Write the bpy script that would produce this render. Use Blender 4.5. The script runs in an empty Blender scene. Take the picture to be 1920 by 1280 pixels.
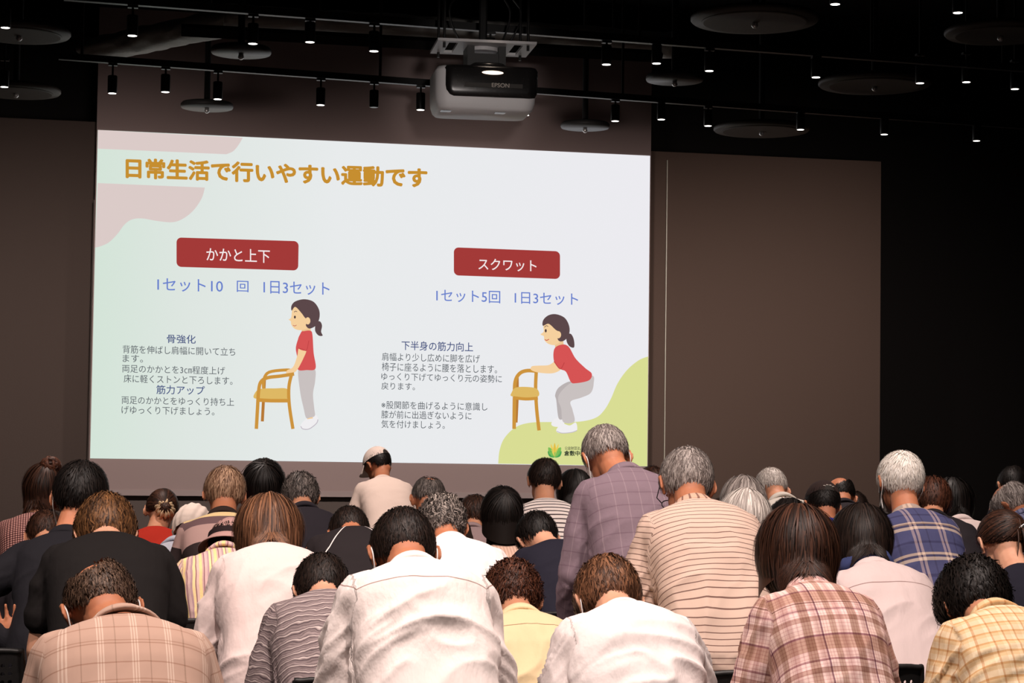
import bpy, math
import numpy as np
from mathutils import Vector, Matrix, noise

# ------------------------------------------------------------------ scene, camera, light
C = bpy.context.scene.collection
SC = bpy.context.scene
F = 3800.0                      # focal length in pixels of the 1920 wide frame
YAW, PITCH, ROLL = math.radians(12.5), math.radians(2.78), math.radians(0.77)
CAMZ = 1.55
_f = Vector((math.sin(YAW) * math.cos(PITCH), math.cos(YAW) * math.cos(PITCH), math.sin(PITCH)))
_r0 = Vector((math.cos(YAW), -math.sin(YAW), 0))
_u0 = _r0.cross(_f)
RT = _r0 * math.cos(ROLL) + _u0 * math.sin(ROLL)
UP = _u0 * math.cos(ROLL) - _r0 * math.sin(ROLL)
EYE = Vector((0, 0, CAMZ))
cam = bpy.data.cameras.new('camera')
cam.sensor_width = 36.0
cam.lens = F / 1920 * 36
cam.clip_end = 200
co = bpy.data.objects.new('camera', cam)
C.objects.link(co)
co.matrix_world = Matrix(((RT.x, UP.x, -_f.x, EYE.x), (RT.y, UP.y, -_f.y, EYE.y), (RT.z, UP.z, -_f.z, EYE.z), (0, 0, 0, 1)))
SC.camera = co

SC.view_settings.view_transform = 'Standard'
SC.view_settings.look = 'None'
SC.view_settings.exposure = 0.0
SC.view_settings.gamma = 1.0
SC.cycles.use_denoising = True
SC.cycles.max_bounces = 5
w = bpy.data.worlds.new('world')
SC.world = w
w.use_nodes = True
w.node_tree.nodes['Background'].inputs[0].default_value = (1, .85, .75, 1)
w.node_tree.nodes['Background'].inputs[1].default_value = 0.0

WARM = (1.0, .835, .76)
def spot(loc, aim, power, size=70, blend=.5, rad=.06, col=WARM):
    l = bpy.data.lights.new('spot_light', 'SPOT')
    l.energy = power; l.spot_size = math.radians(size); l.spot_blend = blend
    l.shadow_soft_size = rad; l.color = col
    o = bpy.data.objects.new('spot_light', l); C.objects.link(o)
    o.location = loc
    o.rotation_euler = (Vector(aim) - Vector(loc)).to_track_quat('-Z', 'Y').to_euler()
    return o
# the house lights above and behind the audience
for (x, y, ax, ay, p, sz) in ((-1.7, 4.7, -1.0, 6.0, 480, 84), (.8, 4.5, 1.0, 6.0, 640, 84), (3.2, 5.0, 2.8, 6.5, 480, 84), (1.0, .8, 1.2, 6.5, 240, 60),
                          (-1.8, 7.6, -.8, 9.4, 350, 80), (1.6, 7.6, 1.9, 9.4, 380, 80), (4.4, 7.8, 4.0, 9.6, 370, 80),
                          (.4, 11.4, .4, 11.8, 240, 88), (4.4, 11.2, 4.5, 11.8, 280, 92), (2.0, 12.9, 2.0, 13.8, 400, 84)):
    spot((x, y, 5.0 if y < 10 else 3.95), (ax, ay, 1.0), p, sz, .7, .10)
# added wash spots, away from the track heads, brightening the stage wall
for x in (-2.6, .4, 3.6, 6.8): spot((x, 14.3, 3.7), (x, 18.2, .9), 310 if x > -2 else 200, 112, 1.0, .15)

def ray(px, py):
    return _f + RT * ((px - 960) / F) + UP * ((640 - py) / F)
def P(px, py, d):               # point at camera depth d
    return EYE + ray(px, py) * d
def at_y(px, py, y):
    r = ray(px, py); return EYE + r * ((y - EYE.y) / r.y)
def at_z(px, py, z):
    r = ray(px, py); return EYE + r * ((z - EYE.z) / r.z)

# ------------------------------------------------------------------ materials
def lin(c):
    f = lambda v: v / 12.92 if v <= .04045 else ((v + .055) / 1.055) ** 2.4
    return tuple(f(v / 255.) for v in c)
_m = {}
def new_mat(name):
    m = bpy.data.materials.new(name); m.use_nodes = True
    return m, m.node_tree, m.node_tree.nodes['Principled BSDF']
def plain(name, col, rough=.6, metal=0., spec=.4, bump=0., bscale=80.):
    if name in _m: return _m[name]
    m, nt, b = new_mat(name)
    b.inputs['Base Color'].default_value = (*col, 1)
    b.inputs['Roughness'].default_value = rough
    b.inputs['Metallic'].default_value = metal
    b.inputs['Specular IOR Level'].default_value = spec
    n = nt.nodes.new('ShaderNodeTexNoise'); n.inputs['Scale'].default_value = bscale
    tc = nt.nodes.new('ShaderNodeTexCoord'); nt.links.new(tc.outputs['Object'], n.inputs['Vector'])
    if bump:
        bp = nt.nodes.new('ShaderNodeBump'); bp.inputs['Strength'].default_value = bump; bp.inputs['Distance'].default_value = .01
        nt.links.new(n.outputs['Fac'], bp.inputs['Height']); nt.links.new(bp.outputs[0], b.inputs['Normal'])
    else:
        mr = nt.nodes.new('ShaderNodeMapRange'); mr.inputs['To Min'].default_value = max(0, rough - .06); mr.inputs['To Max'].default_value = min(1, rough + .06)
        nt.links.new(n.outputs['Fac'], mr.inputs['Value']); nt.links.new(mr.outputs[0], b.inputs['Roughness'])
    _m[name] = m
    return m
def glow(name, col, strength=1.):
    if name in _m: return _m[name]
    m = bpy.data.materials.new(name); m.use_nodes = True; nt = m.node_tree
    nt.nodes.remove(nt.nodes['Principled BSDF'])
    e = nt.nodes.new('ShaderNodeEmission'); e.inputs[0].default_value = (*col, 1); e.inputs[1].default_value = strength
    nt.links.new(e.outputs[0], nt.nodes['Material Output'].inputs[0])
    _m[name] = m
    return m

# ------------------------------------------------------------------ mesh helpers
def link(name, me, m=None, parent=None, kind=None):
    o = bpy.data.objects.new(name, me); C.objects.link(o)
    if m is not None and me is not None and not me.materials: me.materials.append(m)
    if parent is not None: o.parent = parent
    if kind: o['kind'] = kind
    return o
def mesh(name, V, Fc, smooth=False):
    me = bpy.data.meshes.new(name)
    me.from_pydata([tuple(v) for v in V], [], [tuple(f) for f in Fc])
    if smooth: me.polygons.foreach_set('use_smooth', [True] * len(me.polygons))
    me.validate(); me.update()
    return me
class MB:
    def __init__(s): s.V = []; s.F = []
    def add(s, V, Fc):
        k = len(s.V); s.V += [tuple(v) for v in V]; s.F += [tuple(i + k for i in f) for f in Fc]; return s
    def box(s, a, b):
        (x0, y0, z0), (x1, y1, z1) = a, b
        V = [(x0, y0, z0), (x1, y0, z0), (x1, y1, z0), (x0, y1, z0), (x0, y0, z1), (x1, y0, z1), (x1, y1, z1), (x0, y1, z1)]
        return s.add(V, [(3, 2, 1, 0), (4, 5, 6, 7), (0, 1, 5, 4), (1, 2, 6, 5), (2, 3, 7, 6), (3, 0, 4, 7)])
    def lathe(s, prof, n=28, c=(0, 0, 0)):
        V = []; Fc = []
        for (r, z) in prof:
            for i in range(n):
                a = 2 * math.pi * i / n
                V.append((c[0] + r * math.cos(a), c[1] + r * math.sin(a), c[2] + z))
        for j in range(len(prof) - 1):
            for i in range(n):
                k = (i + 1) % n
                Fc.append((j * n + i, j * n + k, (j + 1) * n + k, (j + 1) * n + i))
        Fc.append(tuple(reversed(range(n)))); Fc.append(tuple(range((len(prof) - 1) * n, len(prof) * n)))
        return s.add(V, Fc)
    def tube(s, pts, rad, n=10, ends=True):
        V, Fc = tube(pts, rad, n, ends); return s.add(V, Fc)
    def build(s, name, m=None, parent=None, smooth=False, kind=None):
        return link(name, mesh(name, s.V, s.F, smooth), m, parent, kind)
def loft(rings):
    n = len(rings[0]); V = [tuple(p) for r in rings for p in r]; Fc = []
    for j in range(len(rings) - 1):
        for i in range(n):
            k = (i + 1) % n
            Fc.append((j * n + i, j * n + k, (j + 1) * n + k, (j + 1) * n + i))
    Fc.append(tuple(reversed(range(n)))); Fc.append(tuple(range((len(rings) - 1) * n, len(rings) * n)))
    return V, Fc
def tube(pts, rad, n=10, ends=True):
    pts = [np.array(p, float) for p in pts]
    if not hasattr(rad, '__len__'): rad = [rad] * len(pts)
    rings = []
    ref = np.array((0.31, .17, .93))
    def ring(c, d, r):
        a = np.cross(d, ref); a /= np.linalg.norm(a) + 1e-9; b = np.cross(d, a)
        return [c + r * (a * math.cos(2 * math.pi * i / n) + b * math.sin(2 * math.pi * i / n)) for i in range(n)]
    ds = []
    for i in range(len(pts)):
        d = pts[min(i + 1, len(pts) - 1)] - pts[max(i - 1, 0)]; ds.append(d / (np.linalg.norm(d) + 1e-9))
    if ends:
        for a in (.2, .7): rings.append(ring(pts[0] - ds[0] * rad[0] * math.cos(a * 1.4), ds[0], rad[0] * math.sin(a * 1.4)))
    for p, d, r in zip(pts, ds, rad): rings.append(ring(p, d, r))
    if ends:
        for a in (.7, .2): rings.append(ring(pts[-1] + ds[-1] * rad[-1] * math.cos(a * 1.4), ds[-1], rad[-1] * math.sin(a * 1.4)))
    return loft(rings)
def ellipsoid(c, r, R=None, n=20, m=12):
    c = np.array(c, float); rings = []
    for j in range(m):
        th = math.pi * (j + .5) / m
        ring = []
        for i in range(n):
            a = 2 * math.pi * i / n
            p = np.array((r[0] * math.sin(th) * math.cos(a), r[1] * math.sin(th) * math.sin(a), -r[2] * math.cos(th)))
            if R is not None: p = R @ p
            ring.append(c + p)
        rings.append(ring)
    return loft(rings)
def fuse(name, prims, voxel, smooth=4):
    mb = MB()
    for V, Fc in prims: mb.add(V, Fc)
    o = link('work', mesh('work', mb.V, mb.F))
    r = o.modifiers.new('r', 'REMESH'); r.mode = 'VOXEL'; r.voxel_size = voxel
    if smooth:
        sm = o.modifiers.new('s', 'SMOOTH'); sm.iterations = smooth; sm.factor = .5
    bpy.context.view_layer.update()
    dg = bpy.context.evaluated_depsgraph_get()
    me = bpy.data.meshes.new_from_object(o.evaluated_get(dg))
    me.name = name
    old = o.data
    bpy.data.objects.remove(o); bpy.data.meshes.remove(old)
    me.polygons.foreach_set('use_smooth', np.ones(len(me.polygons), bool))
    return me
def get_co(me):
    a = np.empty(len(me.vertices) * 3, np.float32); me.vertices.foreach_get('co', a); return a.reshape(-1, 3).astype(float)
def set_co(me, a):
    me.vertices.foreach_set('co', a.astype(np.float32).ravel()); me.update()
def get_no(me):
    a = np.empty(len(me.vertices) * 3, np.float32); me.vertices.foreach_get('normal', a); return a.reshape(-1, 3).astype(float)
def vnoise(p):
    i = np.floor(p); f = p - i; f = f * f * (3 - 2 * f)
    def h(o):
        q = i + o
        s = np.sin(q[:, 0] * 127.1 + q[:, 1] * 311.7 + q[:, 2] * 74.7) * 43758.5453
        return s - np.floor(s)
    r = 0
    for dx in (0, 1):
        for dy in (0, 1):
            for dz in (0, 1):
                wt = (f[:, 0] if dx else 1 - f[:, 0]) * (f[:, 1] if dy else 1 - f[:, 1]) * (f[:, 2] if dz else 1 - f[:, 2])
                r = r + wt * h(np.array((dx, dy, dz)))
    return r
def tag(o, label, cat, group=None):
    o['label'] = label; o['category'] = cat
    if group: o['group'] = group
    return o
def empty(name, loc=(0, 0, 0)):
    o = bpy.data.objects.new(name, None); C.objects.link(o); o.location = loc; return o
def smooth_pts(pts, closed=False, k=6):
    pts = [np.array(p, float) for p in pts]; out = []; n = len(pts)
    rng = range(n) if closed else range(n - 1)
    for i in rng:
        if closed: a, b, c, d = pts[i - 1], pts[i], pts[(i + 1) % n], pts[(i + 2) % n]
        else: a, b, c, d = pts[max(i - 1, 0)], pts[i], pts[i + 1], pts[min(i + 2, n - 1)]
        for j in range(k):
            t = j / k
            out.append(.5 * ((2 * b) + (c - a) * t + (2 * a - 5 * b + 4 * c - d) * t * t + (3 * b - a - 3 * c + d) * t ** 3))
    if not closed: out.append(pts[-1])
    return out

# ------------------------------------------------------------------ the room
WY = 18.0                        # plane of the projection screen
black = plain('black_paint', (.010, .0095, .009), .8, spec=.2)
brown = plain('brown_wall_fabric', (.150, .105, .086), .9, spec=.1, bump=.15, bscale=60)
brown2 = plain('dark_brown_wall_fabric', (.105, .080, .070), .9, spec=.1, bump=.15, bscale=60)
X0, X1, Y0, Y1, ZC = -6.5, 13.0, -4.0, 19.6, 5.6
MB().box((X0 - .2, Y0 - .2, -.2), (X1 + .2, Y1 + .2, 0)).build('floor', plain('dark_carpet', (.03, .026, .024), .95, bump=.3, bscale=200), kind='structure')
MB().box((X0 - .2, Y0 - .2, ZC), (X1 + .2, Y1 + .2, ZC + .2)).build('ceiling', black, kind='structure')
MB().box((X0, Y1, 0), (X1, Y1 + .2, ZC)).build('wall_front', plain('dark_wall', (.014, .0125, .012), .85, spec=.2), kind='structure')
MB().box((X0, Y0 - .2, 0), (X1, Y0, ZC)).build('wall_rear', black, kind='structure')
MB().box((X0 - .2, Y0 - .2, 0), (X0, Y1 + .2, ZC)).build('wall_left', black, kind='structure')
MB().box((X1, Y0 - .2, 0), (X1 + .2, Y1 + .2, ZC)).build('wall_right', black, kind='structure')
def panel(name, x0, x1, z1, y, m):
    return MB().box((x0, y, 0), (x1, y + .12, z1)).build(name, m, kind='structure')
PY = WY + .25
a = at_y(1150, 281, PY); b = at_y(1652, 303, PY)
panel('wall_panel_right', a.x, b.x, (at_y(1220, 283, PY).z + b.z) / 2, PY, brown)
a = at_y(-60, 219, PY); b = at_y(230, 230, PY)
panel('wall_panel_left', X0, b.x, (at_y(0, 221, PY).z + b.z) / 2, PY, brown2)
a = at_y(200, 230, PY); b = at_y(1190, 281, PY)
MB().box((a.x - .1, PY - .20, 0), (b.x + .1, PY - .02, 3.6)).build('wall_panel_middle', plain('charcoal_wall', (.13, .105, .095), .9), kind='structure')
j0 = at_y(1251, 300, PY - .01); j1 = at_y(1246, 862, PY - .01)
xm = (j0.x + j1.x) / 2
MB().box((xm - .004, PY - .012, .0), (xm + .004, PY, (j0.z))).build('trim_1', plain('pale_metal_edge', (.75, .74, .62), .4), kind='structure')

# ------------------------------------------------------------------ projection screen and the projected slide
scr = empty('projection_screen', (0, 0, 0))
tl, tr = at_y(184, 60, WY), at_y(1222, 60, WY); bl, br = at_y(167, 917, WY), at_y(1215, 921, WY)
sx0, sx1 = (tl.x + bl.x) / 2, (tr.x + br.x) / 2
zb = (at_y(300, 923, WY).z + at_y(960, 927, WY).z) / 2
base = Vector(((sx0 + sx1) / 2, WY, zb)); scr.location = base
tag(scr, 'large pull-down projection screen showing a slide of two exercises', 'projection screen')
fab = plain('screen_fabric', (.40, .31, .30), .85, spec=.15)
MB().box((sx0 - base.x, 0, 0), (sx1 - base.x, .006, ZC - .25 - zb)).build('screen_fabric', fab, scr)
MB().box((sx0 - base.x, -.012, -.03), (sx1 - base.x, .02, .02)).build('hem_bar', plain('screen_hem', (.42, .34, .33), .7), scr)
MB().lathe([(.055, 0), (.055, sx1 - sx0)], 16).build('roller_tube', black, scr).rotation_euler = (0, math.pi / 2, 0)
bpy.data.objects['roller_tube'].location = (sx0 - base.x, .0, ZC - .25 - zb)
MB().box((-.05, -.03, 0), (.05, .03, .25)).build('ceiling_mount', black, scr).location = (-2.2, 0, ZC - .25 - zb)
MB().box((-.05, -.03, 0), (.05, .03, .25)).build('ceiling_mount', black, scr).location = (2.2, 0, ZC - .25 - zb)

def Wl(px, py, k):               # photo position on the screen, k layers above the fabric, in the screen's own frame
    return at_y(px, py, WY - .003 - .0012 * k) - base
def flat(name, pts, k, col, parent):
    me = mesh(name, [Wl(x, y, k) for x, y in pts], [tuple(range(len(pts)))])
    return link(name, me, glow('projected_%02x%02x%02x' % tuple(col), lin(col)), parent)
# slide ground: pale, the projector's uneven colour painted into the emission, greener at left
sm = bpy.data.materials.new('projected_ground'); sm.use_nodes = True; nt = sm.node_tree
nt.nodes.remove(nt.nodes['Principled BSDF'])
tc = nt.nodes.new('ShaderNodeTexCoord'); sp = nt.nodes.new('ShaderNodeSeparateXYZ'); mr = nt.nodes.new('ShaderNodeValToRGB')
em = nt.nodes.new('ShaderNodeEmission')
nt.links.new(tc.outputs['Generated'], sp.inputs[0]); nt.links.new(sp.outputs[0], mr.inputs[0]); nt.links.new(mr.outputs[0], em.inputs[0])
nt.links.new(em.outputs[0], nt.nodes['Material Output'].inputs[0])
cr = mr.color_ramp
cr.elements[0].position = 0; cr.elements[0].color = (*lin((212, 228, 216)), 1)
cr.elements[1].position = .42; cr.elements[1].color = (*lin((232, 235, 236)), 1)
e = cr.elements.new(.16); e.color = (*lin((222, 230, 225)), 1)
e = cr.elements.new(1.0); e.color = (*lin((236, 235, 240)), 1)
SL = [(183.5, 243.5), (1219, 292), (1213.5, 874), (169, 859)]
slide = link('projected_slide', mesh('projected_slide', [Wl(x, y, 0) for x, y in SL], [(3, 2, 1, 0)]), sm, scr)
Z4 = lambda L: [(160 + x / 3.5556, 230 + y / 3.5556) for x, y in L]
Z6 = lambda L: [(160 + x / 3.5556, 540 + y / 3.5556) for x, y in L]
Z5 = lambda L: [(680 + x / 2.7818, 420 + y / 2.7826) for x, y in L]
PINK = (219, 203, 200)
flat('pink_shape', Z4([(85, 48), (1050, 100)]) + Z4(smooth_pts([(1050, 100), (1020, 150), (985, 190), (940, 210)])) + Z4([(940, 210), (600, 195), (83, 173)]), 1, PINK, slide)
flat('pink_shape', Z4([(82, 402), (797, 432)]) + Z4(smooth_pts([(797, 432), (775, 505), (720, 585), (650, 640), (580, 663), (480, 655), (380, 638), (310, 645), (260, 680), (215, 740), (160, 795), (110, 820), (65, 833)])), 1, PINK, slide)
flat('green_shape', Z5(smooth_pts([(1489, 690), (1440, 710), (1380, 760), (1330, 830), (1295, 910), (1260, 970), (1215, 1010), (1130, 1030), (1000, 1032), (880, 1035), (800, 1058), (740, 1115), (714, 1180), (707, 1249)])) + Z5([(1484, 1263)]), 1, (217, 221, 148), slide)
RED = (163, 58, 56)
def banner(c4, parent):
    (ax, ay), (bx, by), (cx, cy), (dx, dy) = c4
    pts = []; n = 6; wpx = bx - ax; hpx = dy - ay; r = 9
    for (cu, cv, a0) in ((r / wpx, r / hpx, 180), (1 - r / wpx, r / hpx, 270), (1 - r / wpx, 1 - r / hpx, 0), (r / wpx, 1 - r / hpx, 90)):
        for i in range(n + 1):
            a = math.radians(a0 + 90 * i / n)
            u = cu + math.cos(a) * r / wpx; v = cv + math.sin(a) * r / hpx
            pts.append(((ax * (1 - u) + bx * u) * (1 - v) + (dx * (1 - u) + cx * u) * v, (ay * (1 - u) + by * u) * (1 - v) + (dy * (1 - u) + cy * u) * v))
    return flat('red_banner', pts, 2, RED, parent)
banner(((331, 445), (560, 452), (559, 507), (331, 500)), slide)
banner(((851, 463.5), (1050, 471), (1050, 523), (851, 516)), slide)
def writing(name, s, x0, x1, ytop, ybot, col, bold=0., k=3, parent=None, slope=None, heavy=0):
    """one line of writing: x0..x1 and the top and foot of the glyphs at the line's left end, in photo pixels"""
    cu = bpy.data.curves.new('w', 'FONT'); cu.body = s; cu.size = 1; cu.offset = bold; cu.resolution_u = 3
    o = link('w', cu); bpy.context.view_layer.update()
    dg = bpy.context.evaluated_depsgraph_get()
    me = bpy.data.meshes.new_from_object(o.evaluated_get(dg)); bpy.data.objects.remove(o)
    v = get_co(me)
    lo, hi = v.min(0), v.max(0)
    if slope is None: slope = .0463 - .0319 * (ybot - 243) / 617.
    px = x0 + (v[:, 0] - lo[0]) / (hi[0] - lo[0]) * (x1 - x0)
    py = ybot - (v[:, 1] - lo[1]) / (hi[1] - lo[1]) * (ybot - ytop) + slope * (px - x0)
    if heavy:                        # a heavier stroke: the glyphs laid over themselves a little apart
        nv_ = len(px); fc = [tuple(p.vertices) for p in me.polygons]; V = []; Fc = []
        for i, (dx, dy) in enumerate(((0, 0), (1, 0), (-1, 0), (0, 1), (0, -1), (.7, .7), (-.7, .7), (.7, -.7), (-.7, -.7))):
            V += [tuple(Wl(a + dx * heavy, b + dy * heavy, k + .05 * i)) for a, b in zip(px, py)]; Fc += [tuple(j + i * nv_ for j in f) for f in fc]
        me = mesh(name, V, Fc)
    else: set_co(me, np.array([tuple(Wl(a, b, k)) for a, b in zip(px, py)]))
    me.materials.clear(); me.name = name
    return link(name, me, glow('projected_%02x%02x%02x' % tuple(col), lin(col)), parent or slide)
INK, BLUE, NAVY, ORANGE = (92, 98, 104), (104, 128, 205), (70, 84, 130), (198, 142, 48)
writing('heading', '日常生活で行いやすい運動です', 237, 800, 297, 333, ORANGE, 0, slope=.033, heavy=1.5)
writing('banner_writing', 'かかと上下', 387, 506, 464, 489, (246, 236, 236), .006)
writing('banner_writing', 'スクワット', 897, 1006, 484, 506, (246, 236, 236), .006)
writing('count_line', '1セット10', 295, 418, 521, 545, BLUE, .004)
writing('count_line', '回', 444, 466, 526, 547, BLUE, .004)
writing('count_line', '1日3セット', 494, 618, 526, 550, BLUE, .004)
writing('count_line', '1セット5回', 818, 938, 542, 565, BLUE, .004)
writing('count_line', '1日3セット', 965, 1084, 547, 569, BLUE, .004)
writing('subheading', '骨強化', 313, 367, 626.5, 643, NAVY, .008)
writing('subheading', '筋力アップ', 293, 384, 721.5, 738.5, NAVY, .008)
writing('subheading', '下半身の筋力向上', 753, 887, 638.5, 656, NAVY, .008)
for s, x0, x1, yt, yb in (('背筋を伸ばし肩幅に開いて立ち', 230, 441, 646.5, 662), ('ます。', 230, 268, 664.5, 678.5), ('両足のかかとを3㎝程度上げ', 229, 422, 683, 698),
                          ('床に軽くストンと下ろします。', 232, 436, 701.5, 717), ('両足のかかとをゆっくり持ち上', 228, 439, 742, 757), ('げゆっくり下げましょう。', 228, 402, 760.5, 775.5),
                          ('肩幅より少し広めに脚を広げ', 716, 900, 660.5, 676), ('椅子に座るように腰を落とします。', 716, 932, 679, 695), ('ゆっくり下げてゆっくり元の姿勢に', 715, 941, 698, 712.5),
                          ('戻ります。', 715, 778, 716, 730), ('※股関節を曲げるように意識し', 715, 914, 751, 766), ('膝が前に出過ぎないように', 715, 884, 769, 784), ('気を付けましょう。', 715, 834, 787, 802)):
    writing('body_line', s, x0, x1, yt, yb, INK, .002)
# the emblem and its two lines of writing
G1, G2, YL = (70, 160, 84), (126, 190, 90), (226, 190, 70)
def leaf(cx, cy, ang, ln, wd, col):
    a = math.radians(ang); d = (math.cos(a), -math.sin(a)); n = (-d[1], d[0])
    pts = smooth_pts([(cx, cy), (cx + d[0] * ln * .5 + n[0] * wd, cy + d[1] * ln * .5 + n[1] * wd), (cx + d[0] * ln, cy + d[1] * ln), (cx + d[0] * ln * .5 - n[0] * wd, cy + d[1] * ln * .5 - n[1] * wd)], True)
    flat('emblem_leaf', pts, 3, col, slide)
for ang, ln, wd, col in ((90, 27, 2.6, YL), (106, 26, 2.2, (236, 205, 90)), (74, 26, 2.2, (236, 205, 90)), (122, 22, 5.0, G2), (58, 22, 5.0, G2), (138, 17, 5.4, G1), (42, 17, 5.4, G1)):
    leaf(1040, 857, ang, ln, wd, col)
writing('emblem_writing', '公益財団法人', 1059, 1093, 836.5, 843, (70, 78, 60), .01)
writing('emblem_writing', '倉敷中央', 1058, 1098, 844.5, 854, (60, 68, 52), 0, heavy=.3)

def stroke(name, pts, wid, k, col, parent):
    pts = smooth_pts(pts, k=5); L = []; R = []
    for i, p in enumerate(pts):
        d = pts[min(i + 1, len(pts) - 1)] - pts[max(i - 1, 0)]; d = d / (np.linalg.norm(d) + 1e-9); n = np.array((-d[1], d[0]))
        L.append(p + n * wid / 2); R.append(p - n * wid / 2)
    return L + R[::-1]
SKIN, HAIRC, SHIRT, SHIRTD, PANT, SHOE, WOOD, WOODD, SEAT = (245, 208, 158), (92, 72, 74), (214, 84, 84), (190, 66, 68), (201, 193, 192), (240, 238, 240), (205, 148, 62), (184, 122, 54), (222, 184, 100)
def figure(Z, q, parts):
    for i, (nm, mode, pts, col, wid) in enumerate(parts):
        if mode == 'p': p = pts
        elif mode == 's': p = smooth_pts(pts, True)
        elif mode == 'e':
            (cx, cy), (rx, ry) = pts
            p = [(cx + rx * math.cos(a), cy + ry * math.sin(a)) for a in np.linspace(0, 2 * math.pi, 24, endpoint=False)]
        else: p = stroke(nm, pts, wid, 0, col, None)
        flat(nm, Z([tuple(v) for v in p]), 3 + i * .3, col, slide)
# woman on tiptoe behind a chair
figure(Z6, 0, [
    ('drawn_chair', 'l', [(1195, 590), (1190, 700), (1180, 888)], WOODD, 20),
    ('drawn_chair', 'l', [(1188, 668), (1190, 610), (1225, 560), (1340, 545), (1380, 552)], WOOD, 20),
    ('drawn_shoe', 's', [(1475, 868), (1500, 870), (1535, 845), (1552, 872), (1535, 905), (1490, 940), (1440, 937), (1436, 910)], SHOE, 0),
    ('drawn_shoe_sole', 'l', [(1436, 920), (1450, 938), (1492, 938), (1540, 902), (1551, 875)], (196, 188, 198), 6),
    ('drawn_ankle', 'p', [(1478, 855), (1512, 850), (1518, 868), (1480, 874)], SKIN, 0),
    ('drawn_trousers', 's', [(1420, 542), (1475, 535), (1531, 542), (1532, 620), (1518, 705), (1526, 800), (1530, 850), (1500, 862), (1472, 864), (1455, 800), (1432, 690)], PANT, 0),
    ('drawn_neck', 'p', [(1445, 262), (1500, 245), (1505, 300), (1440, 300)], (236, 196, 146), 0),
    ('drawn_face', 's', [(1385, 130), (1440, 110), (1500, 160), (1500, 240), (1475, 270), (1430, 280), (1392, 268), (1372, 240), (1370, 222), (1356, 208), (1372, 196)], SKIN, 0),
    ('drawn_hair', 's', [(1376, 150), (1374, 118), (1400, 88), (1460, 74), (1520, 90), (1556, 138), (1562, 190), (1545, 240), (1515, 264), (1488, 268), (1470, 246), (1482, 215), (1462, 195), (1440, 165), (1400, 125)], HAIRC, 0),
    ('drawn_hair', 's', [(1540, 225), (1565, 222), (1578, 250), (1572, 290), (1582, 316), (1556, 316), (1534, 290), (1532, 255)], HAIRC, 0),
    ('drawn_ear', 'e', ((1483, 218), (17, 24)), SKIN, 0),
    ('drawn_eye', 'e', ((1397, 193), (6.5, 10)), (70, 54, 56), 0),
    ('drawn_brow', 'l', [(1392, 160), (1402, 153), (1412, 158)], HAIRC, 4),
    ('drawn_mouth', 'l', [(1384, 247), (1396, 252), (1408, 246)], (190, 92, 84), 4),
    ('drawn_shirt', 's', [(1436, 298), (1460, 286), (1500, 284), (1514, 310), (1522, 430), (1535, 535), (1475, 546), (1416, 541), (1412, 460), (1404, 390)], SHIRT, 0),
    ('drawn_arm', 's', [(1425, 400), (1472, 412), (1455, 465), (1415, 540), (1385, 566), (1342, 570), (1345, 548), (1385, 525), (1412, 455)], SKIN, 0),
    ('drawn_sleeve', 's', [(1440, 300), (1475, 300), (1490, 350), (1475, 414), (1420, 400), (1418, 340)], SHIRT, 0),
    ('drawn_sleeve_edge', 'l', [(1420, 400), (1450, 407), (1475, 414), (1490, 350)], SHIRTD, 4),
    ('drawn_seat', 's', [(1130, 700), (1165, 672), (1260, 668), (1345, 672), (1350, 735), (1240, 740), (1130, 735)], SEAT, 0),
    ('drawn_chair', 'l', [(1145, 745), (1240, 750), (1362, 750)], WOOD, 24),
    ('drawn_chair', 'l', [(1140, 938), (1148, 800), (1155, 690), (1170, 625), (1215, 597), (1300, 586), (1392, 572)], WOOD, 23),
    ('drawn_chair', 'l', [(1375, 575), (1357, 660), (1360, 780), (1384, 938)], WOOD, 22),
])
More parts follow.
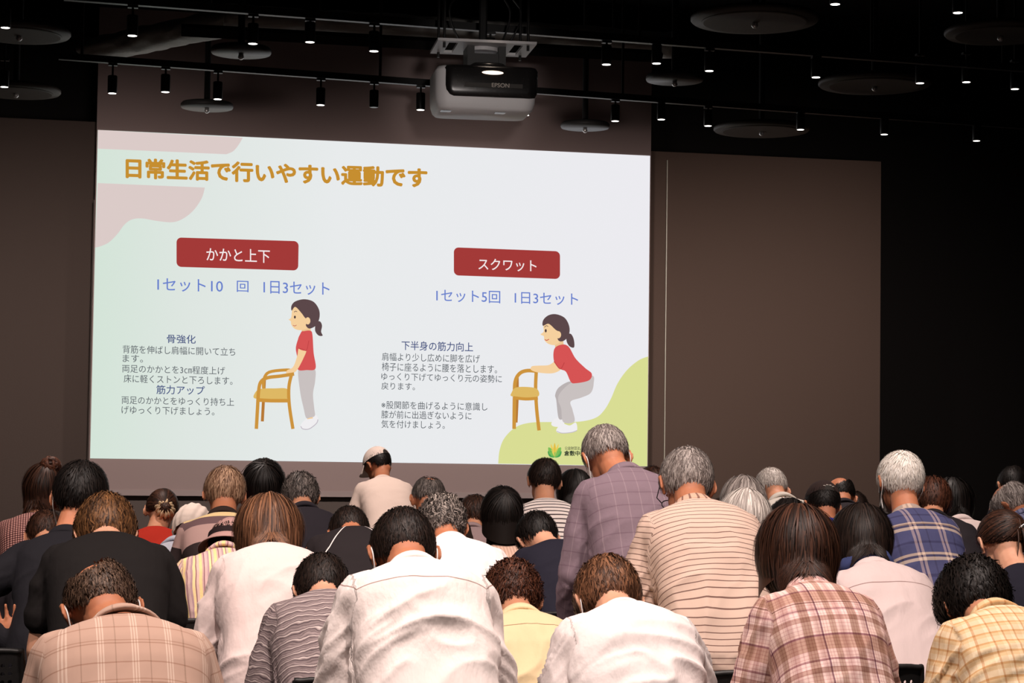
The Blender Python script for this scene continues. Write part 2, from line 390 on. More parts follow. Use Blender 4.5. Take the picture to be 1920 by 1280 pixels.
# woman squatting, hands on a chair back
figure(Z5, 0, [
    ('drawn_chair', 'l', [(806, 800), (806, 900), (800, 1035)], WOODD, 16),
    ('drawn_shoe', 's', [(1010, 1012), (1040, 1005), (1052, 1040), (1040, 1056), (1000, 1056), (984, 1045), (990, 1028)], SHOE, 0),
    ('drawn_shoe', 's', [(1040, 1040), (1080, 1050), (1112, 1035), (1118, 1075), (1090, 1085), (1030, 1090), (1010, 1080), (1016, 1062)], SHOE, 0),
    ('drawn_shoe_sole', 'l', [(1012, 1080), (1040, 1090), (1090, 1086), (1118, 1076)], (196, 188, 198), 4),
    ('drawn_trousers', 's', [(1085, 820), (1130, 850), (1070, 900), (1050, 960), (1048, 1010), (1022, 1012), (1010, 920), (1004, 890), (1025, 850)], (186, 178, 178), 0),
    ('drawn_trousers', 's', [(1090, 826), (1195, 790), (1205, 830), (1190, 880), (1140, 905), (1085, 925), (1095, 970), (1104, 1030), (1046, 1032), (1035, 960), (1020, 920), (1030, 880)], PANT, 0),
    ('drawn_neck', 'p', [(1000, 600), (1045, 600), (1050, 640), (1005, 660)], (236, 196, 146), 0),
    ('drawn_face', 's', [(945, 520), (990, 510), (1040, 560), (1035, 605), (1005, 630), (970, 625), (948, 605), (945, 585), (928, 575), (944, 560)], SKIN, 0),
    ('drawn_hair', 's', [(940, 530), (942, 500), (970, 475), (1010, 470), (1055, 490), (1078, 535), (1075, 580), (1050, 608), (1025, 610), (1015, 590), (1025, 565), (1005, 550), (970, 520)], HAIRC, 0),
    ('drawn_hair', 's', [(1065, 580), (1085, 572), (1101, 600), (1103, 642), (1080, 638), (1064, 612)], HAIRC, 0),
    ('drawn_ear', 'e', ((1020, 577), (15, 19)), SKIN, 0),
    ('drawn_eye', 'e', ((955, 556), (5, 9)), (70, 54, 56), 0),
    ('drawn_brow', 'l', [(948, 538), (958, 530), (968, 534)], HAIRC, 3),
    ('drawn_mouth', 'l', [(950, 602), (960, 606), (972, 600)], (200, 70, 70), 4),
    ('drawn_chair', 'l', [(790, 1068), (792, 900), (796, 820), (820, 778), (860, 764), (915, 768)], WOOD, 19),
    ('drawn_chair', 'l', [(905, 775), (902, 860), (908, 970), (920, 1076)], WOOD, 18),
    ('drawn_seat', 's', [(776, 880), (800, 852), (870, 850), (912, 862), (916, 898), (850, 905), (778, 898)], SEAT, 0),
    ('drawn_chair', 'l', [(786, 905), (850, 912), (914, 908)], WOOD, 16),
    ('drawn_arm', 's', [(1010, 715), (1045, 745), (1000, 776), (930, 776), (880, 762), (882, 742), (915, 738), (970, 735)], SKIN, 0),
    ('drawn_shirt', 's', [(1000, 650), (1040, 628), (1075, 640), (1110, 700), (1160, 750), (1195, 780), (1180, 815), (1110, 830), (1085, 822), (1060, 770), (1030, 755), (998, 715)], SHIRT, 0),
    ('drawn_sleeve_edge', 'l', [(998, 716), (1030, 755), (1052, 722)], SHIRTD, 4),
])

# ------------------------------------------------------------------ ceiling: tracks, spotlights, discs, duct, projector
tmet = plain('black_metal', (.012, .012, .012), .45, spec=.5)
lens = glow('lamp_lens', (1.0, .93, .86), 6.0)
dead = plain('unlit_lens', (.05, .05, .05), .3)
GR = 'black cylinder spotlights hung under the ceiling'
ZL = 3.80                        # height of the lenses
def rods(parent, pts, z0):
    for (x, y) in pts:
        mb = MB().tube([(x, y, 0), (x, y, ZC - z0)], .012, 8, False)
        mb.build('hanger_rod', tmet, parent)
def track(name, p0, p1, z, label, hang=()):
    a, b = at_z(*p0, z), at_z(*p1, z); d = (b - a); L = d.length; ang = math.atan2(d.y, d.x)
    o = MB().box((0, -.022, -.02), (L, .022, .025)).build(name, tmet)
    o.location = a; o.rotation_euler = (0, 0, ang)
    tag(o, label, 'lighting track', 'lighting tracks')
    for t in hang: MB().tube([(L * t, 0, .025), (L * t, 0, ZC - z)], .010, 8, False).build('hanger_rod', tmet, o)
    return a, b, o
trA = track('lighting_track', (110, 106), (1960, 240), 4.06, 'long black track crossing in front of the screen just above the slide', (.02, .29, .53, .98))
trB = track('lighting_track', (120, -6), (1960, 132), 4.06, 'long black track nearer the audience, running above the projector', (.05, .35, .55, .80, .95))
def spotlight(px, py, label, on=True, zl=ZL, up=.24):
    c = at_z(px, py, zl)
    t = empty('track_spotlight', c); tag(t, label, 'spotlight', GR)
    MB().lathe([(.0305, 0), (.032, .005), (.032, .115), (.028, .12)], 24).build('lamp_body', tmet, t, True)
    MB().lathe([(.026, -.0012), (.026, .004)], 20).build('lens', lens if on else dead, t)
    MB().tube([(0, 0, .12), (0, 0, up - .01)], .007, 8).box((-.03, -.018, up - .014), (.03, .018, up)).build('bracket', tmet, t)
    return c
A = [(210.5, 175), (310, 172.5), (408, 186), (601, 197), (701, 201), (788.5, 206), (985, 216), (1153.5, 227), (1240, 224), (1327.5, 236), (1501, 243), (1658, 252), (1831, 264)]
nth = ['first', 'second', 'third', 'fourth', 'fifth', 'sixth', 'seventh', 'eighth', 'ninth', 'tenth', 'eleventh', 'twelfth', 'thirteenth']
def ztrack(t, p):                # the lens hangs on the track: find the point of the track above the pixel
    a, b, _ = t
    best = min((i / 800. for i in range(801)), key=lambda k: abs((lambda v: 960 + F * v.dot(RT) / v.dot(_f))((a + (b - a) * k) - EYE) - p[0]))
    q = a + (b - a) * best
    d = (q - EYE).dot(_f); r = ray(*p)
    t_ = ((q.x - EYE.x) * r.x + (q.y - EYE.y) * r.y) / (r.x ** 2 + r.y ** 2)
    return (EYE + r * t_).z
for i, p in enumerate(A):
    lab = '%s spotlight from the left along the track just above the slide' % nth[i]
    if i == 4: lab = 'the only unlit spotlight, fifth from the left above the slide'
    z = ztrack(trA, p)
    spotlight(*p, lab, i != 4, z, max(.136, 4.038 - z))
B = [(248, 67), (474, 82), (581, 79), (701, 96), (919, 108), (1137, 121), (1231, 119), (1330, 133), (1530, 145)]
for i, p in enumerate(B):
    lab = '%s spotlight from the left on the upper track running above the projector' % nth[i]
    z = ztrack(trB, p)
    spotlight(*p, lab, True, z, max(.136, 4.038 - z))
for p, lab in (((10, 52), 'small lit spotlight at the upper left edge above a ring'), ((8, 163), 'small lit spotlight at the left edge level with the projector'),
               ((1566, 8), 'lit spotlight at the very top, right of the picture middle'), ((1796, 24), 'lit spotlight near the top right corner beside a big ring'),
               ((1725, 156), 'lit spotlight at the right end of a big ceiling ring'), ((1812, 154), 'small lit spotlight on the black ceiling, second from the right edge'),
               ((1903, 167), 'small lit spotlight against the black ceiling at the right edge')):
    t = spotlight(*p, lab, True, 4.0, .2)
# long ceiling rods for these loose spotlights
for o in [o for o in C.objects if o.name.startswith('track_spotlight') and abs(o.location.z - 4.0) < 1e-6]:
    MB().tube([(0, 0, .19), (0, 0, ZC - 4.0)], .008, 8, False).build('hanger_rod', tmet, o)
discm = plain('dark_grey_disc', (.055, .055, .055), .5)
discb = plain('dull_brown_disc', (.055, .045, .036), .6)
def disc(px, py, wpx, z, label, m, rim):
    c = at_z(px, py, z); d = (c - EYE).dot(_f); r = wpx * d / F / 2
    t = empty('hanging_disc', c); tag(t, label, 'ceiling disc', 'round discs hung below the ceiling')
    MB().lathe([(r * .97, 0), (r, .012), (r, .03), (r * .94, .045), (.05, .06)], 48).build('disc_plate', m, t, True)
    if rim: MB().lathe([(r * .8, -.008), (r * .83, -.004), (r * .83, .002)], 48).build('inner_ring', m, t)
    MB().tube([(0, 0, .05), (0, 0, ZC - z)], .025, 10, False).build('rod', tmet, t)
    MB().lathe([(.010, -.040), (.022, -.026), (.016, .0)], 12).build('center_knob', plain('bright_knob', (.8, .8, .8), .3, .6), t, True)
disc(452, 101, 113, 4.2, 'upper of two small dark discs on rods left of the projector', discm, 0)
disc(388, 203, 98, 4.2, 'lower of two small dark discs on rods left of the projector', discm, 0)
disc(1097, 240, 92, 4.2, 'small dark disc on a rod right of the projector, before the screen', discm, 0)
disc(1265, 152, 108, 4.2, 'small dark disc at the upper right corner of the screen', discm, 0)
for px, py, wd, lab in ((1640, 161, 210, 'big faint ring right of the screen, a lit spotlight at its end'), (1428, 246, 180, 'big faint ring just above the right brown wall panel'),
                        (1876, 66, 208, 'big faint ring cut by the right edge of the picture'), (1415, 41, 240, 'big faint ring high above the right end of the screen'),
                        (36, 66, 190, 'upper of two faint rings at the left edge'), (30, 174, 165, 'lower of two faint rings at the left edge')):
    disc(px, py, wd, 4.2, lab, discb, 1)
# crumpled insulated duct along the top of the screen
def duct(name, p0, p1, z, rad, seed):
    a, b = np.array(at_z(*p0, z)), np.array(at_z(*p1, z)); rings = []; n = 26; N = int(np.linalg.norm(b - a) / .07)
    d = (b - a) / np.linalg.norm(b - a); s = np.cross(d, (0, 0, 1)); s /= np.linalg.norm(s); u = np.cross(s, d)
    rr = np.random.RandomState(seed)
    for j in range(N + 1):
        ring = []
        for i in range(n):
            th = 2 * math.pi * i / n
            q = np.array([[j * .33 + seed, math.cos(th) * 1.6, math.sin(th) * 1.6]])
            k = rad * (1 + .32 * (vnoise(q)[0] - .5) + .2 * (vnoise(q * 2.7)[0] - .5))
            ring.append(a + d * np.linalg.norm(b - a) * j / N + (s * math.cos(th) * 1.1 + u * math.sin(th) * .8) * k)
        rings.append(ring)
    return loft(rings)
foil = plain('crumpled_grey_wrap', (.34, .33, .31), .55, spec=.4, bump=.6, bscale=18)
dt = empty('insulated_duct', at_z(800, 50, 4.7))
tag(dt, 'grey crumpled wrapped duct running along the top of the screen', 'duct')
for p0, p1, r in (((420, 33), (1260, 84), .125), ((170, 96), (470, 33), .125)):
    V, Fc = duct('duct_run', p0, p1, 4.7, r, int(p0[0]))
    V = [Vector(v) - dt.location for v in V]
    link('duct_run', mesh('duct_run', V, Fc, True), foil, dt)
for px, py in ((600, 45), (1150, 84)):
    q = at_z(px, py, 4.8) - dt.location
    MB().tube([q, (q.x, q.y, ZC - dt.location.z)], .012, 8, False).build('hanger_rod', tmet, dt)
a, b = at_z(340, 56, 4.5), at_z(1240, 106, 4.5)
MB().tube([a, b], .05, 4, False).build('ceiling_beam', black, kind='structure')

# projector hung under a slotted plate
pd = 11.6
pc = P(904, 176, pd)
pr = empty('projector', pc); pr.rotation_euler = (0, 0, math.radians(-4))
tag(pr, 'pale ceiling projector with black front hanging before the screen', 'projector')
k = pd / F
w2, hh = 94 * k, 40 * k
def rbox(w2, dz0, dz1, y0, y1, r, inset=0.):
    pts = []
    for cx, cy, a0 in ((w2 - r, y1 - r, 0), (-w2 + r, y1 - r, 90), (-w2 + r, y0 + r, 180), (w2 - r, y0 + r, 270)):
        for i in range(7):
            a = math.radians(a0 + 15 * i); pts.append((cx + r * math.cos(a), cy + r * math.sin(a)))
    def ring(z, s): return [(x * s, (y - (y0 + y1) / 2) * s + (y0 + y1) / 2, z) for x, y in pts]
    h = dz1 - dz0
    return loft([ring(dz0, .90), ring(dz0 + h * .06, .95), ring(dz0 + h * .2, .99), ring(dz0 + h * .35, 1), ring(dz1 - h * .1, 1), ring(dz1, .96)])
V, Fc = rbox(w2, -hh, hh, -.20, .20, .07)
MB().add(V, Fc).build('casing', plain('pale_plastic', (.80, .79, .80), .45), pr, True)
bf = plain('black_glossy_plastic', (.012, .011, .011), .25, spec=.5)
V, Fc = rbox(w2 * 1.0, -hh * .42, hh * 1.02, -.215, .03, .06)
V = [(x + .035 * (1 if x < 0 else .25), y, z) for x, y, z in V]
MB().add(V, Fc).build('front_grille', bf, pr, True)
MB().lathe([(.10, 0), (.105, .01), (.08, .035), (.02, .04)], 36).build('lens_hood', bf, pr, True).location = (.015, -.13, hh)
bpy.data.objects['lens_hood'].scale = (1.1, .6, .8)
MB().add(*ellipsoid((0, 0, 0), (.062, .012, .011))).build('casing_glint', glow('painted_casing_glint', (1, .74, .56), 2.6), pr, True).location = (.03, -.214, hh * .70)  # lamp light caught on the glossy casing, painted in as emission
MB().box((-.16, -.01, -.012), (.17, .0, .012)).build('front_badge', plain('dark_badge', (.03, .026, .022), .35), pr).location = (.03, -.212, hh * .10)
cu = bpy.data.curves.new('w', 'FONT'); cu.body = 'EPSON'; cu.size = .034; cu.extrude = .0008
o = link('w', cu); bpy.context.view_layer.update()
me = bpy.data.meshes.new_from_object(o.evaluated_get(bpy.context.evaluated_depsgraph_get())); bpy.data.objects.remove(o)
me.materials.clear()
o = link('maker_lettering', me, plain('silver_lettering', (.55, .5, .45), .4), pr)
o.location = (.022, -.2235, hh * .02); o.rotation_euler = (math.pi / 2, 0, 0)
for x in (-.12, .19): MB().box((-.03, -.03, 0), (.03, .03, .004)).build('vent_cover', bf, pr).location = (x - .1, -.1, -hh - .002)
plz = 52 * k + .02
pl = MB()
L2, D2 = 94 * k * .98, .20
for a_, b_ in (((-L2, -D2), (L2, -D2 + .05)), ((-L2, D2 - .05), (L2, D2)), ((-L2, -D2 + .05), (-L2 + .07, D2 - .05)), ((L2 - .07, -D2 + .05), (L2, D2 - .05)), ((-.16, -D2 + .05), (.16, D2 - .05))):
    pl.box((*a_, plz + .08), (*b_, plz + .095))
pl.build('mount_plate', plain('white_painted_metal', (.62, .61, .62), .5), pr)
MB().lathe([(.09, plz + .06), (.09, plz + .08)], 28).build('mount_ring', plain('white_painted_metal', (.62, .61, .62), .5), pr)
MB().box((-.1, -.1, hh), (-.06, .1, plz + .08)).box((.08, -.1, hh), (.12, .1, plz + .08)).box((-.08, -.08, hh * 1.0), (.1, .08, plz + .04)).build('mount_bracket', tmet, pr)
for x in (-L2 * .85, L2 * .85):
    for y in (-.15, .15):
        MB().tube([(x, y, plz + .05), (x, y, ZC - pc.z)], .008, 8, False).build('hanger_rod', tmet, pr)
MB().tube([(.0, 0, plz + .09), (0, 0, ZC - pc.z)], .025, 10, False).build('support_pole', tmet, pr)
for sx in (.1, .14, -.12):
    pts = smooth_pts([(sx, .02, plz + .1), (sx * 1.6, .03, plz + .3), (sx * .9, .05, plz + .6), (sx, .05, ZC - pc.z)])
    MB().tube(pts, .006, 6, False).build('cable', tmet, pr)
# the lamp above the projector lights its casing
c = at_z(919, 100, 4.25)
spot(pc + Vector((.03, -.27, .50)), pc + Vector((.03, -.22, .08)), 1.2, 34, .5, .03, (1, .8, .65))
spot((.4, .6, 2.0), pc + Vector((0, 0, .10)), 1000, 5.5, .8, .08, (1, .90, .85))  # added spot from the rear of the hall, without fixture, brightens the projector
#PEOPLE
# ------------------------------------------------------------------ cloth and hair materials
def cloth_base(name, rough=.85, spec=.15, fine=.25):
    m, nt, b = new_mat(name)
    b.inputs['Roughness'].default_value = rough; b.inputs['Specular IOR Level'].default_value = spec
    at = nt.nodes.new('ShaderNodeAttribute'); at.attribute_name = 'cloth'
    sp = nt.nodes.new('ShaderNodeSeparateXYZ'); nt.links.new(at.outputs['Vector'], sp.inputs[0])
    n = nt.nodes.new('ShaderNodeTexNoise'); n.inputs['Scale'].default_value = 17; n.inputs['Detail'].default_value = 4
    mp = nt.nodes.new('ShaderNodeMapping'); mp.inputs['Scale'].default_value = (1.0, .55, 1)
    nt.links.new(at.outputs['Vector'], mp.inputs[0]); nt.links.new(mp.outputs[0], n.inputs['Vector'])
    bp = nt.nodes.new('ShaderNodeBump'); bp.inputs['Strength'].default_value = fine; bp.inputs['Distance'].default_value = .02
    nt.links.new(n.outputs['Fac'], bp.inputs['Height']); nt.links.new(bp.outputs[0], b.inputs['Normal'])
    return m, nt, b, at, sp
def math_n(nt, op, a, b=None, c=None):
    n = nt.nodes.new('ShaderNodeMath'); n.operation = op
    for i, v in enumerate((a, b, c)):
        if v is None: continue
        if isinstance(v, (int, float)): n.inputs[i].default_value = v
        else: nt.links.new(v, n.inputs[i])
    return n.outputs[0]
def ramp(nt, fac, stops, interp='CONSTANT'):
    r = nt.nodes.new('ShaderNodeValToRGB'); cr = r.color_ramp; cr.interpolation = interp
    cr.elements[0].position = stops[0][0]; cr.elements[0].color = (*lin(stops[0][1]), 1)
    cr.elements[1].position = stops[1][0]; cr.elements[1].color = (*lin(stops[1][1]), 1)
    for p, c in stops[2:]:
        e = cr.elements.new(p); e.color = (*lin(c), 1)
    nt.links.new(fac, r.inputs[0]); return r.outputs[0]
def mixc(nt, mode, fac, a, b):
    n = nt.nodes.new('ShaderNodeMix'); n.data_type = 'RGBA'; n.blend_type = mode
    if isinstance(fac, (int, float)): n.inputs[0].default_value = fac
    else: nt.links.new(fac, n.inputs[0])
    for i, v in ((6, a), (7, b)):
        if isinstance(v, tuple): n.inputs[i].default_value = (*lin(v), 1)
        else: nt.links.new(v, n.inputs[i])
    return n.outputs[2]
def fr(nt, s, period, off=0.):
    return math_n(nt, 'FRACT', math_n(nt, 'ADD', math_n(nt, 'DIVIDE', s, period), off + 50.))
def seam(nt, col, sp, v0, wid=.0018, dark=(176, 158, 154)):
    d = math_n(nt, 'ABSOLUTE', math_n(nt, 'SUBTRACT', sp.outputs[1], v0))
    return mixc(nt, 'MULTIPLY', math_n(nt, 'LESS_THAN', d, wid), col, dark)
def fabric(name, col, fine=.25, rough=.85, yoke=None):
    m, nt, b, at, sp = cloth_base(name, rough, fine=fine)
    if yoke:
        r = nt.nodes.new('ShaderNodeRGB'); r.outputs[0].default_value = (*lin(col), 1)
        nt.links.new(seam(nt, r.outputs[0], sp, yoke), b.inputs['Base Color'])
    else: b.inputs['Base Color'].default_value = (*lin(col), 1)
    return m
def striped(name, period, stops, axis=1, fine=.2, interp='CONSTANT', wob=0., off=0.):
    m, nt, b, at, sp = cloth_base(name, fine=fine)
    s = sp.outputs[axis]
    if wob:
        n = nt.nodes.new('ShaderNodeTexNoise'); n.inputs['Scale'].default_value = 14; n.inputs['Detail'].default_value = 2
        nt.links.new(at.outputs['Vector'], n.inputs['Vector'])
        s = math_n(nt, 'ADD', s, math_n(nt, 'MULTIPLY', n.outputs['Fac'], wob))
    nt.links.new(ramp(nt, fr(nt, s, period, off), stops, interp), b.inputs['Base Color'])
    return m
def plaid(name, pu, su, pv, sv, mode='MULTIPLY', fac=1., fine=.2, yoke=None, ou=0., ov=0., thread=False):
    m, nt, b, at, sp = cloth_base(name, fine=fine)
    a = ramp(nt, fr(nt, sp.outputs[0], pu, ou), su); c = ramp(nt, fr(nt, sp.outputs[1], pv, ov), sv)
    col = mixc(nt, mode, fac, a, c)
    if thread:
        col = mixc(nt, 'MULTIPLY', 1., col, ramp(nt, fr(nt, sp.outputs[0], .0085), [(0, (255, 255, 255)), (.66, (238, 228, 230))]))
        col = mixc(nt, 'MULTIPLY', 1., col, ramp(nt, fr(nt, sp.outputs[1], .0105), [(0, (255, 255, 255)), (.72, (240, 230, 230))]))
    if yoke: col = seam(nt, col, sp, yoke)
    nt.links.new(col, b.inputs['Base Color'])
    return m
def hairmat(name, dark, light, rough=.5, spec=.25):
    if name in _m: return _m[name]
    m, nt, b = new_mat(name)
    g = nt.nodes.new('ShaderNodeNewGeometry')
    p = math_n(nt, 'POWER', g.outputs['Random Per Island'], 1.4)
    nt.links.new(mixc(nt, 'MIX', p, dark, light), b.inputs['Base Color'])
    b.inputs['Roughness'].default_value = rough; b.inputs['Specular IOR Level'].default_value = spec
    _m[name] = m
    return m
def skinmat(name, col):
    if name in _m: return _m[name]
    m, nt, b = new_mat(name)
    n = nt.nodes.new('ShaderNodeTexNoise'); n.inputs['Scale'].default_value = 30; n.inputs['Detail'].default_value = 5
    tc = nt.nodes.new('ShaderNodeTexCoord'); nt.links.new(tc.outputs['Object'], n.inputs['Vector'])
    c2 = tuple(int(v * k) for v, k in zip(col, (.93, .84, .82)))
    nt.links.new(mixc(nt, 'MIX', n.outputs['Fac'], col, c2), b.inputs['Base Color'])
    b.inputs['Roughness'].default_value = .55; b.inputs['Specular IOR Level'].default_value = .35
    b.inputs['Subsurface Weight'].default_value = .12; b.inputs['Subsurface Radius'].default_value = (.012, .004, .002)
    bp = nt.nodes.new('ShaderNodeBump'); bp.inputs['Strength'].default_value = .1; bp.inputs['Distance'].default_value = .004
    nt.links.new(n.outputs['Fac'], bp.inputs['Height']); nt.links.new(bp.outputs[0], b.inputs['Normal'])
    _m[name] = m
    return m
SK = {'mid': skinmat('skin_mid', (205, 150, 118)), 'tan': skinmat('skin_tan', (190, 128, 94)), 'pale': skinmat('skin_pale', (226, 176, 146))}
HM = {
    'black': hairmat('black_hair', (13, 10, 9), (32, 25, 22)),
    'softblack': hairmat('soft_black_hair', (20, 15, 13), (50, 37, 31)),
    'darkbrown': hairmat('dark_brown_hair', (30, 18, 13), (80, 50, 36)),
    'brown': hairmat('brown_hair', (62, 40, 28), (142, 98, 70)),
    'redbrown': hairmat('red_brown_hair', (46, 26, 19), (104, 62, 44)),
    'goldbrown': hairmat('golden_brown_hair', (52, 34, 22), (136, 94, 58)),
    'grey': hairmat('grey_hair', (98, 88, 84), (190, 180, 174)),
    'darkgrey': hairmat('dark_grey_hair', (46, 40, 38), (136, 126, 120)),
    'salt': hairmat('salt_and_pepper_hair', (36, 30, 28), (170, 158, 150)),
    'white': hairmat('white_hair', (222, 214, 204), (250, 246, 240)),
    'lightgrey': hairmat('light_grey_hair', (150, 140, 134), (226, 218, 210)),
    'sandy': hairmat('sandy_grey_hair', (110, 78, 58), (204, 166, 136)),
    'thin': hairmat('thin_dark_hair', (52, 38, 30), (112, 88, 72)),
}

# ------------------------------------------------------------------ hair
def unit(v): return v / (np.linalg.norm(v, axis=-1, keepdims=True) + 1e-9)
CR = np.array((.076, .096, .090))        # cranium radii
CC = np.array((0, -.006, .018))          # cranium centre in the head's frame
def hairline(u, back, side, front):
    az = np.abs(np.arctan2(u[:, 0], -u[:, 1]))
    return np.interp(az, [0, .75, 1.25, 1.5, 1.85, 2.2, 3.15], [back, back + .02, (back + side) / 2, side, side - .05 if side > -.3 else side, front, front + .05])
HAIRS = {   # thick = layer over the skull, ln = strand length, gk = gravity, fall = strands hang free once past this height
    'short':  dict(back=-.62, side=-.02, front=.42, thick=.012, ln=.055, gk=.25, lift=.008, curl=.002, wid=.0045, n=2600),
    'crop':   dict(back=-.55, side=.05, front=.45, thick=.008, ln=.030, gk=.25, lift=.006, curl=.001, wid=.0035, n=3000),
    'fluffy': dict(back=-.66, side=-.10, front=.40, thick=.022, ln=.07, gk=.25, lift=.010, curl=.003, wid=.006, n=3000),
    'curly':  dict(back=-.64, side=-.05, front=.40, thick=.017, ln=.055, gk=.15, lift=.010, curl=.012, wid=.005, n=2800),
    'bob':    dict(back=-.72, side=-.62, front=.34, thick=.024, ln=.20, gk=.34, lift=.004, curl=.001, wid=.007, n=3400),
    'helmet': dict(back=-.90, side=-.78, front=.36, thick=.012, ln=.150, gk=.30, lift=.006, curl=.001, wid=.0055, n=5200, cc=(0, -.014, -.006), cr=(.086, .104, .108)),
    'long':   dict(back=-.72, side=-.62, front=.34, thick=.022, ln=.30, gk=.40, lift=.004, curl=.002, wid=.007, n=3600),
    'tied':   dict(back=-.64, side=-.30, front=.38, thick=.012, ln=.13, gk=.0, lift=.002, curl=.001, wid=.005, n=2600),
}
def make_hair(st, grav, rng, dens=1., neck=None):
    CC = np.array(st.get('cc', (0, -.006, .018))); CR = np.array(st.get('cr', (.076, .096, .090)))
    na_ = np.array((0, -.012, .0)); nb_ = neck - na_
    def off_neck(p, r):
        if st['ln'] < .1 or 'to' in st: return p
        t = np.clip(((p - na_) @ nb_) / (nb_ @ nb_), 0, 1.2); c = na_ + t[:, None] * nb_; d = np.linalg.norm(p - c, axis=1)
        return c + (p - c) * np.where(d < r, r / (d + 1e-9), 1.)[:, None]
    bald = st.get('bald')                # (direction, radius in radians)
    def keep(u):
        k = u[:, 2] > hairline(u, st['back'], st['side'], st['front'])
        if bald is not None:
            k &= (u @ unit(np.array(bald[0], float))) < math.cos(bald[1])
        return k
    rm = CR.mean()
    # the layer lying on the skull
    nl, na = 40, 56
    th = (np.arange(nl + 1) / nl) * math.pi * .86
    ph = np.arange(na) / na * 2 * math.pi
    T_, P_ = np.meshgrid(th, ph, indexing='ij')
    u = np.stack((np.sin(T_) * np.cos(P_), np.sin(T_) * np.sin(P_), np.cos(T_)), -1).reshape(-1, 3)
    edge = np.clip((u[:, 2] - hairline(u, st['back'], st['side'], st['front'])) / .22, 0, 1)
    if bald is not None:
        dd = np.arccos(np.clip(u @ unit(np.array(bald[0], float)), -1, 1)) - bald[1]
        edge = np.minimum(edge, np.clip(dd / .3, 0, 1))
    q = 1 + (.004 + st['thick'] * .8 * np.sqrt(edge) * (.85 + .3 * vnoise(u * 7 + 3))) / rm
    V = CC + u * CR * q[:, None]
    k = keep(u)
    idx = np.arange((nl + 1) * na).reshape(nl + 1, na)
    a = idx[:-1, :]; b = np.roll(idx, -1, 1)[:-1, :]; c = np.roll(idx, -1, 1)[1:, :]; d = idx[1:, :]
    Q = np.stack((a, d, c, b), -1).reshape(-1, 4)
    Q = Q[k[Q].all(1)]
    if 'to' not in st and st['ln'] > .1:     # the under-layer of hanging hair
        na2, K2 = 44, 12
        az = np.linspace(-2.05, 2.05, na2); uu = np.stack((np.sin(az) * .97, -np.cos(az) * .97, np.full(na2, .24)), 1)
        hq = 1 + (.004 + st['thick'] * .85) / rm
        pc_ = CC + uu * CR * hq; rows = [pc_]; Lc = st['ln'] * .80 + .03
        for j in range(1, K2):
            k3 = j / K2; inward = unit(CC - pc_) * (.0 * k3 * k3)
            pc_ = pc_ + unit(grav[None] + inward) * Lc / (K2 - 1)
            qn = np.linalg.norm((pc_ - CC) / CR, axis=1); hmin = hq - .02 * k3 * k3
            pc_ = CC + (pc_ - CC) * np.where(qn < hmin, hmin / qn, 1.)[:, None]; pc_ = off_neck(pc_, .067); rows.append(pc_)
        k0 = len(V); V = np.concatenate([V] + rows)
        ii = k0 + np.arange(K2 * na2).reshape(K2, na2)
        Q = np.concatenate((Q, np.stack((ii[:-1, :-1], ii[:-1, 1:], ii[1:, 1:], ii[1:, :-1]), -1).reshape(-1, 4)))
    # the strands
    n = int(st['n'] * dens)
    r = unit(rng.normal(size=(n * 3, 3)))
    r = r[keep(r)][:n]; n = len(r)
    K = 7 if st['ln'] > .1 else 5
    wd = np.array(st.get('whorl', (0, -.30, .95)), float); wd /= np.linalg.norm(wd)
    sign = -1. if 'to' in st else 1.
    if 'to' in st: wd = unit(np.array(st['to'], float))
    h0 = 1 + (.004 + st['thick'] * rng.uniform(.55, 1.12, n) * np.sqrt(np.clip((r[:, 2] - hairline(r, st['back'], st['side'], st['front'])) / .16 + .25, .2, 1))) / rm
    p = CC + r * CR * h0[:, None]
    L = st['ln'] * rng.uniform(.6, 1.15, n)
    pts = [p]; step = (L / (K - 1))[:, None]
    jit = rng.normal(size=(n, 3)) * .18
    for j in range(1, K):
        uu = unit((p - CC) / CR)
        t = -(wd - (uu @ wd)[:, None] * uu); t = unit(t) * sign
        nrm = unit((p - CC) / CR ** 2)
        g = grav - (nrm @ grav)[:, None] * nrm * (np.clip((nrm @ -grav), -1, 1) > -.1)[:, None]
        low = np.clip((-(p - CC) @ -grav) / .03 + .6, 0, 1)[:, None] if st['ln'] > .1 and 'to' not in st else np.full((n, 1), .0)
        gk = st['gk'] + (1 - st['gk']) * low
        dirv = unit((1 - gk) * t + gk * g + (unit(CC - p) * .12 * (j / K) ** 2 if st['ln'] > .1 and 'to' not in st else 0.) + jit * (.3 if st['ln'] > .1 else 1.0) + rng.normal(size=(n, 3)) * st['curl'] * 14)
        dirv = unit(dirv - np.maximum((dirv * nrm).sum(1, keepdims=True), 0) * nrm * (1. if st['ln'] > .1 else 0.))
        p = p + dirv * step
        qn = np.linalg.norm((p - CC) / CR, axis=1)
        hh = h0 + st['lift'] * j / K / rm * rng.uniform(0, 1, n)
        if 'to' in st: hh = np.maximum(h0, 1.06)
        f = np.where(qn < hh, hh / qn, 1.)
        if st['ln'] < .1 or 'to' in st: f = hh / qn
        p = CC + (p - CC) * f[:, None] + rng.normal(size=(n, 3)) * st['curl'] * .5
        p = off_neck(p, .071)
        pts.append(p)
    pts = np.stack(pts, 1)               # n,K,3
    tang = np.gradient(pts, axis=1)
    nrm = unit((pts - CC) / CR ** 2)
    wv = unit(np.cross(tang, nrm))
    prof = np.interp(np.linspace(0, 1, K), [0, .5, 1], [1, 1, .15])[None, :, None] * st['wid'] * .5
    A = pts - wv * prof; B = pts + wv * prof
    base = len(V)
    SV = np.stack((A, B), 2).reshape(-1, 3)
    i0 = base + (np.arange(n)[:, None] * K + np.arange(K - 1)[None, :]).reshape(-1) * 2
    SQ = np.stack((i0, i0 + 1, i0 + 3, i0 + 2), -1)
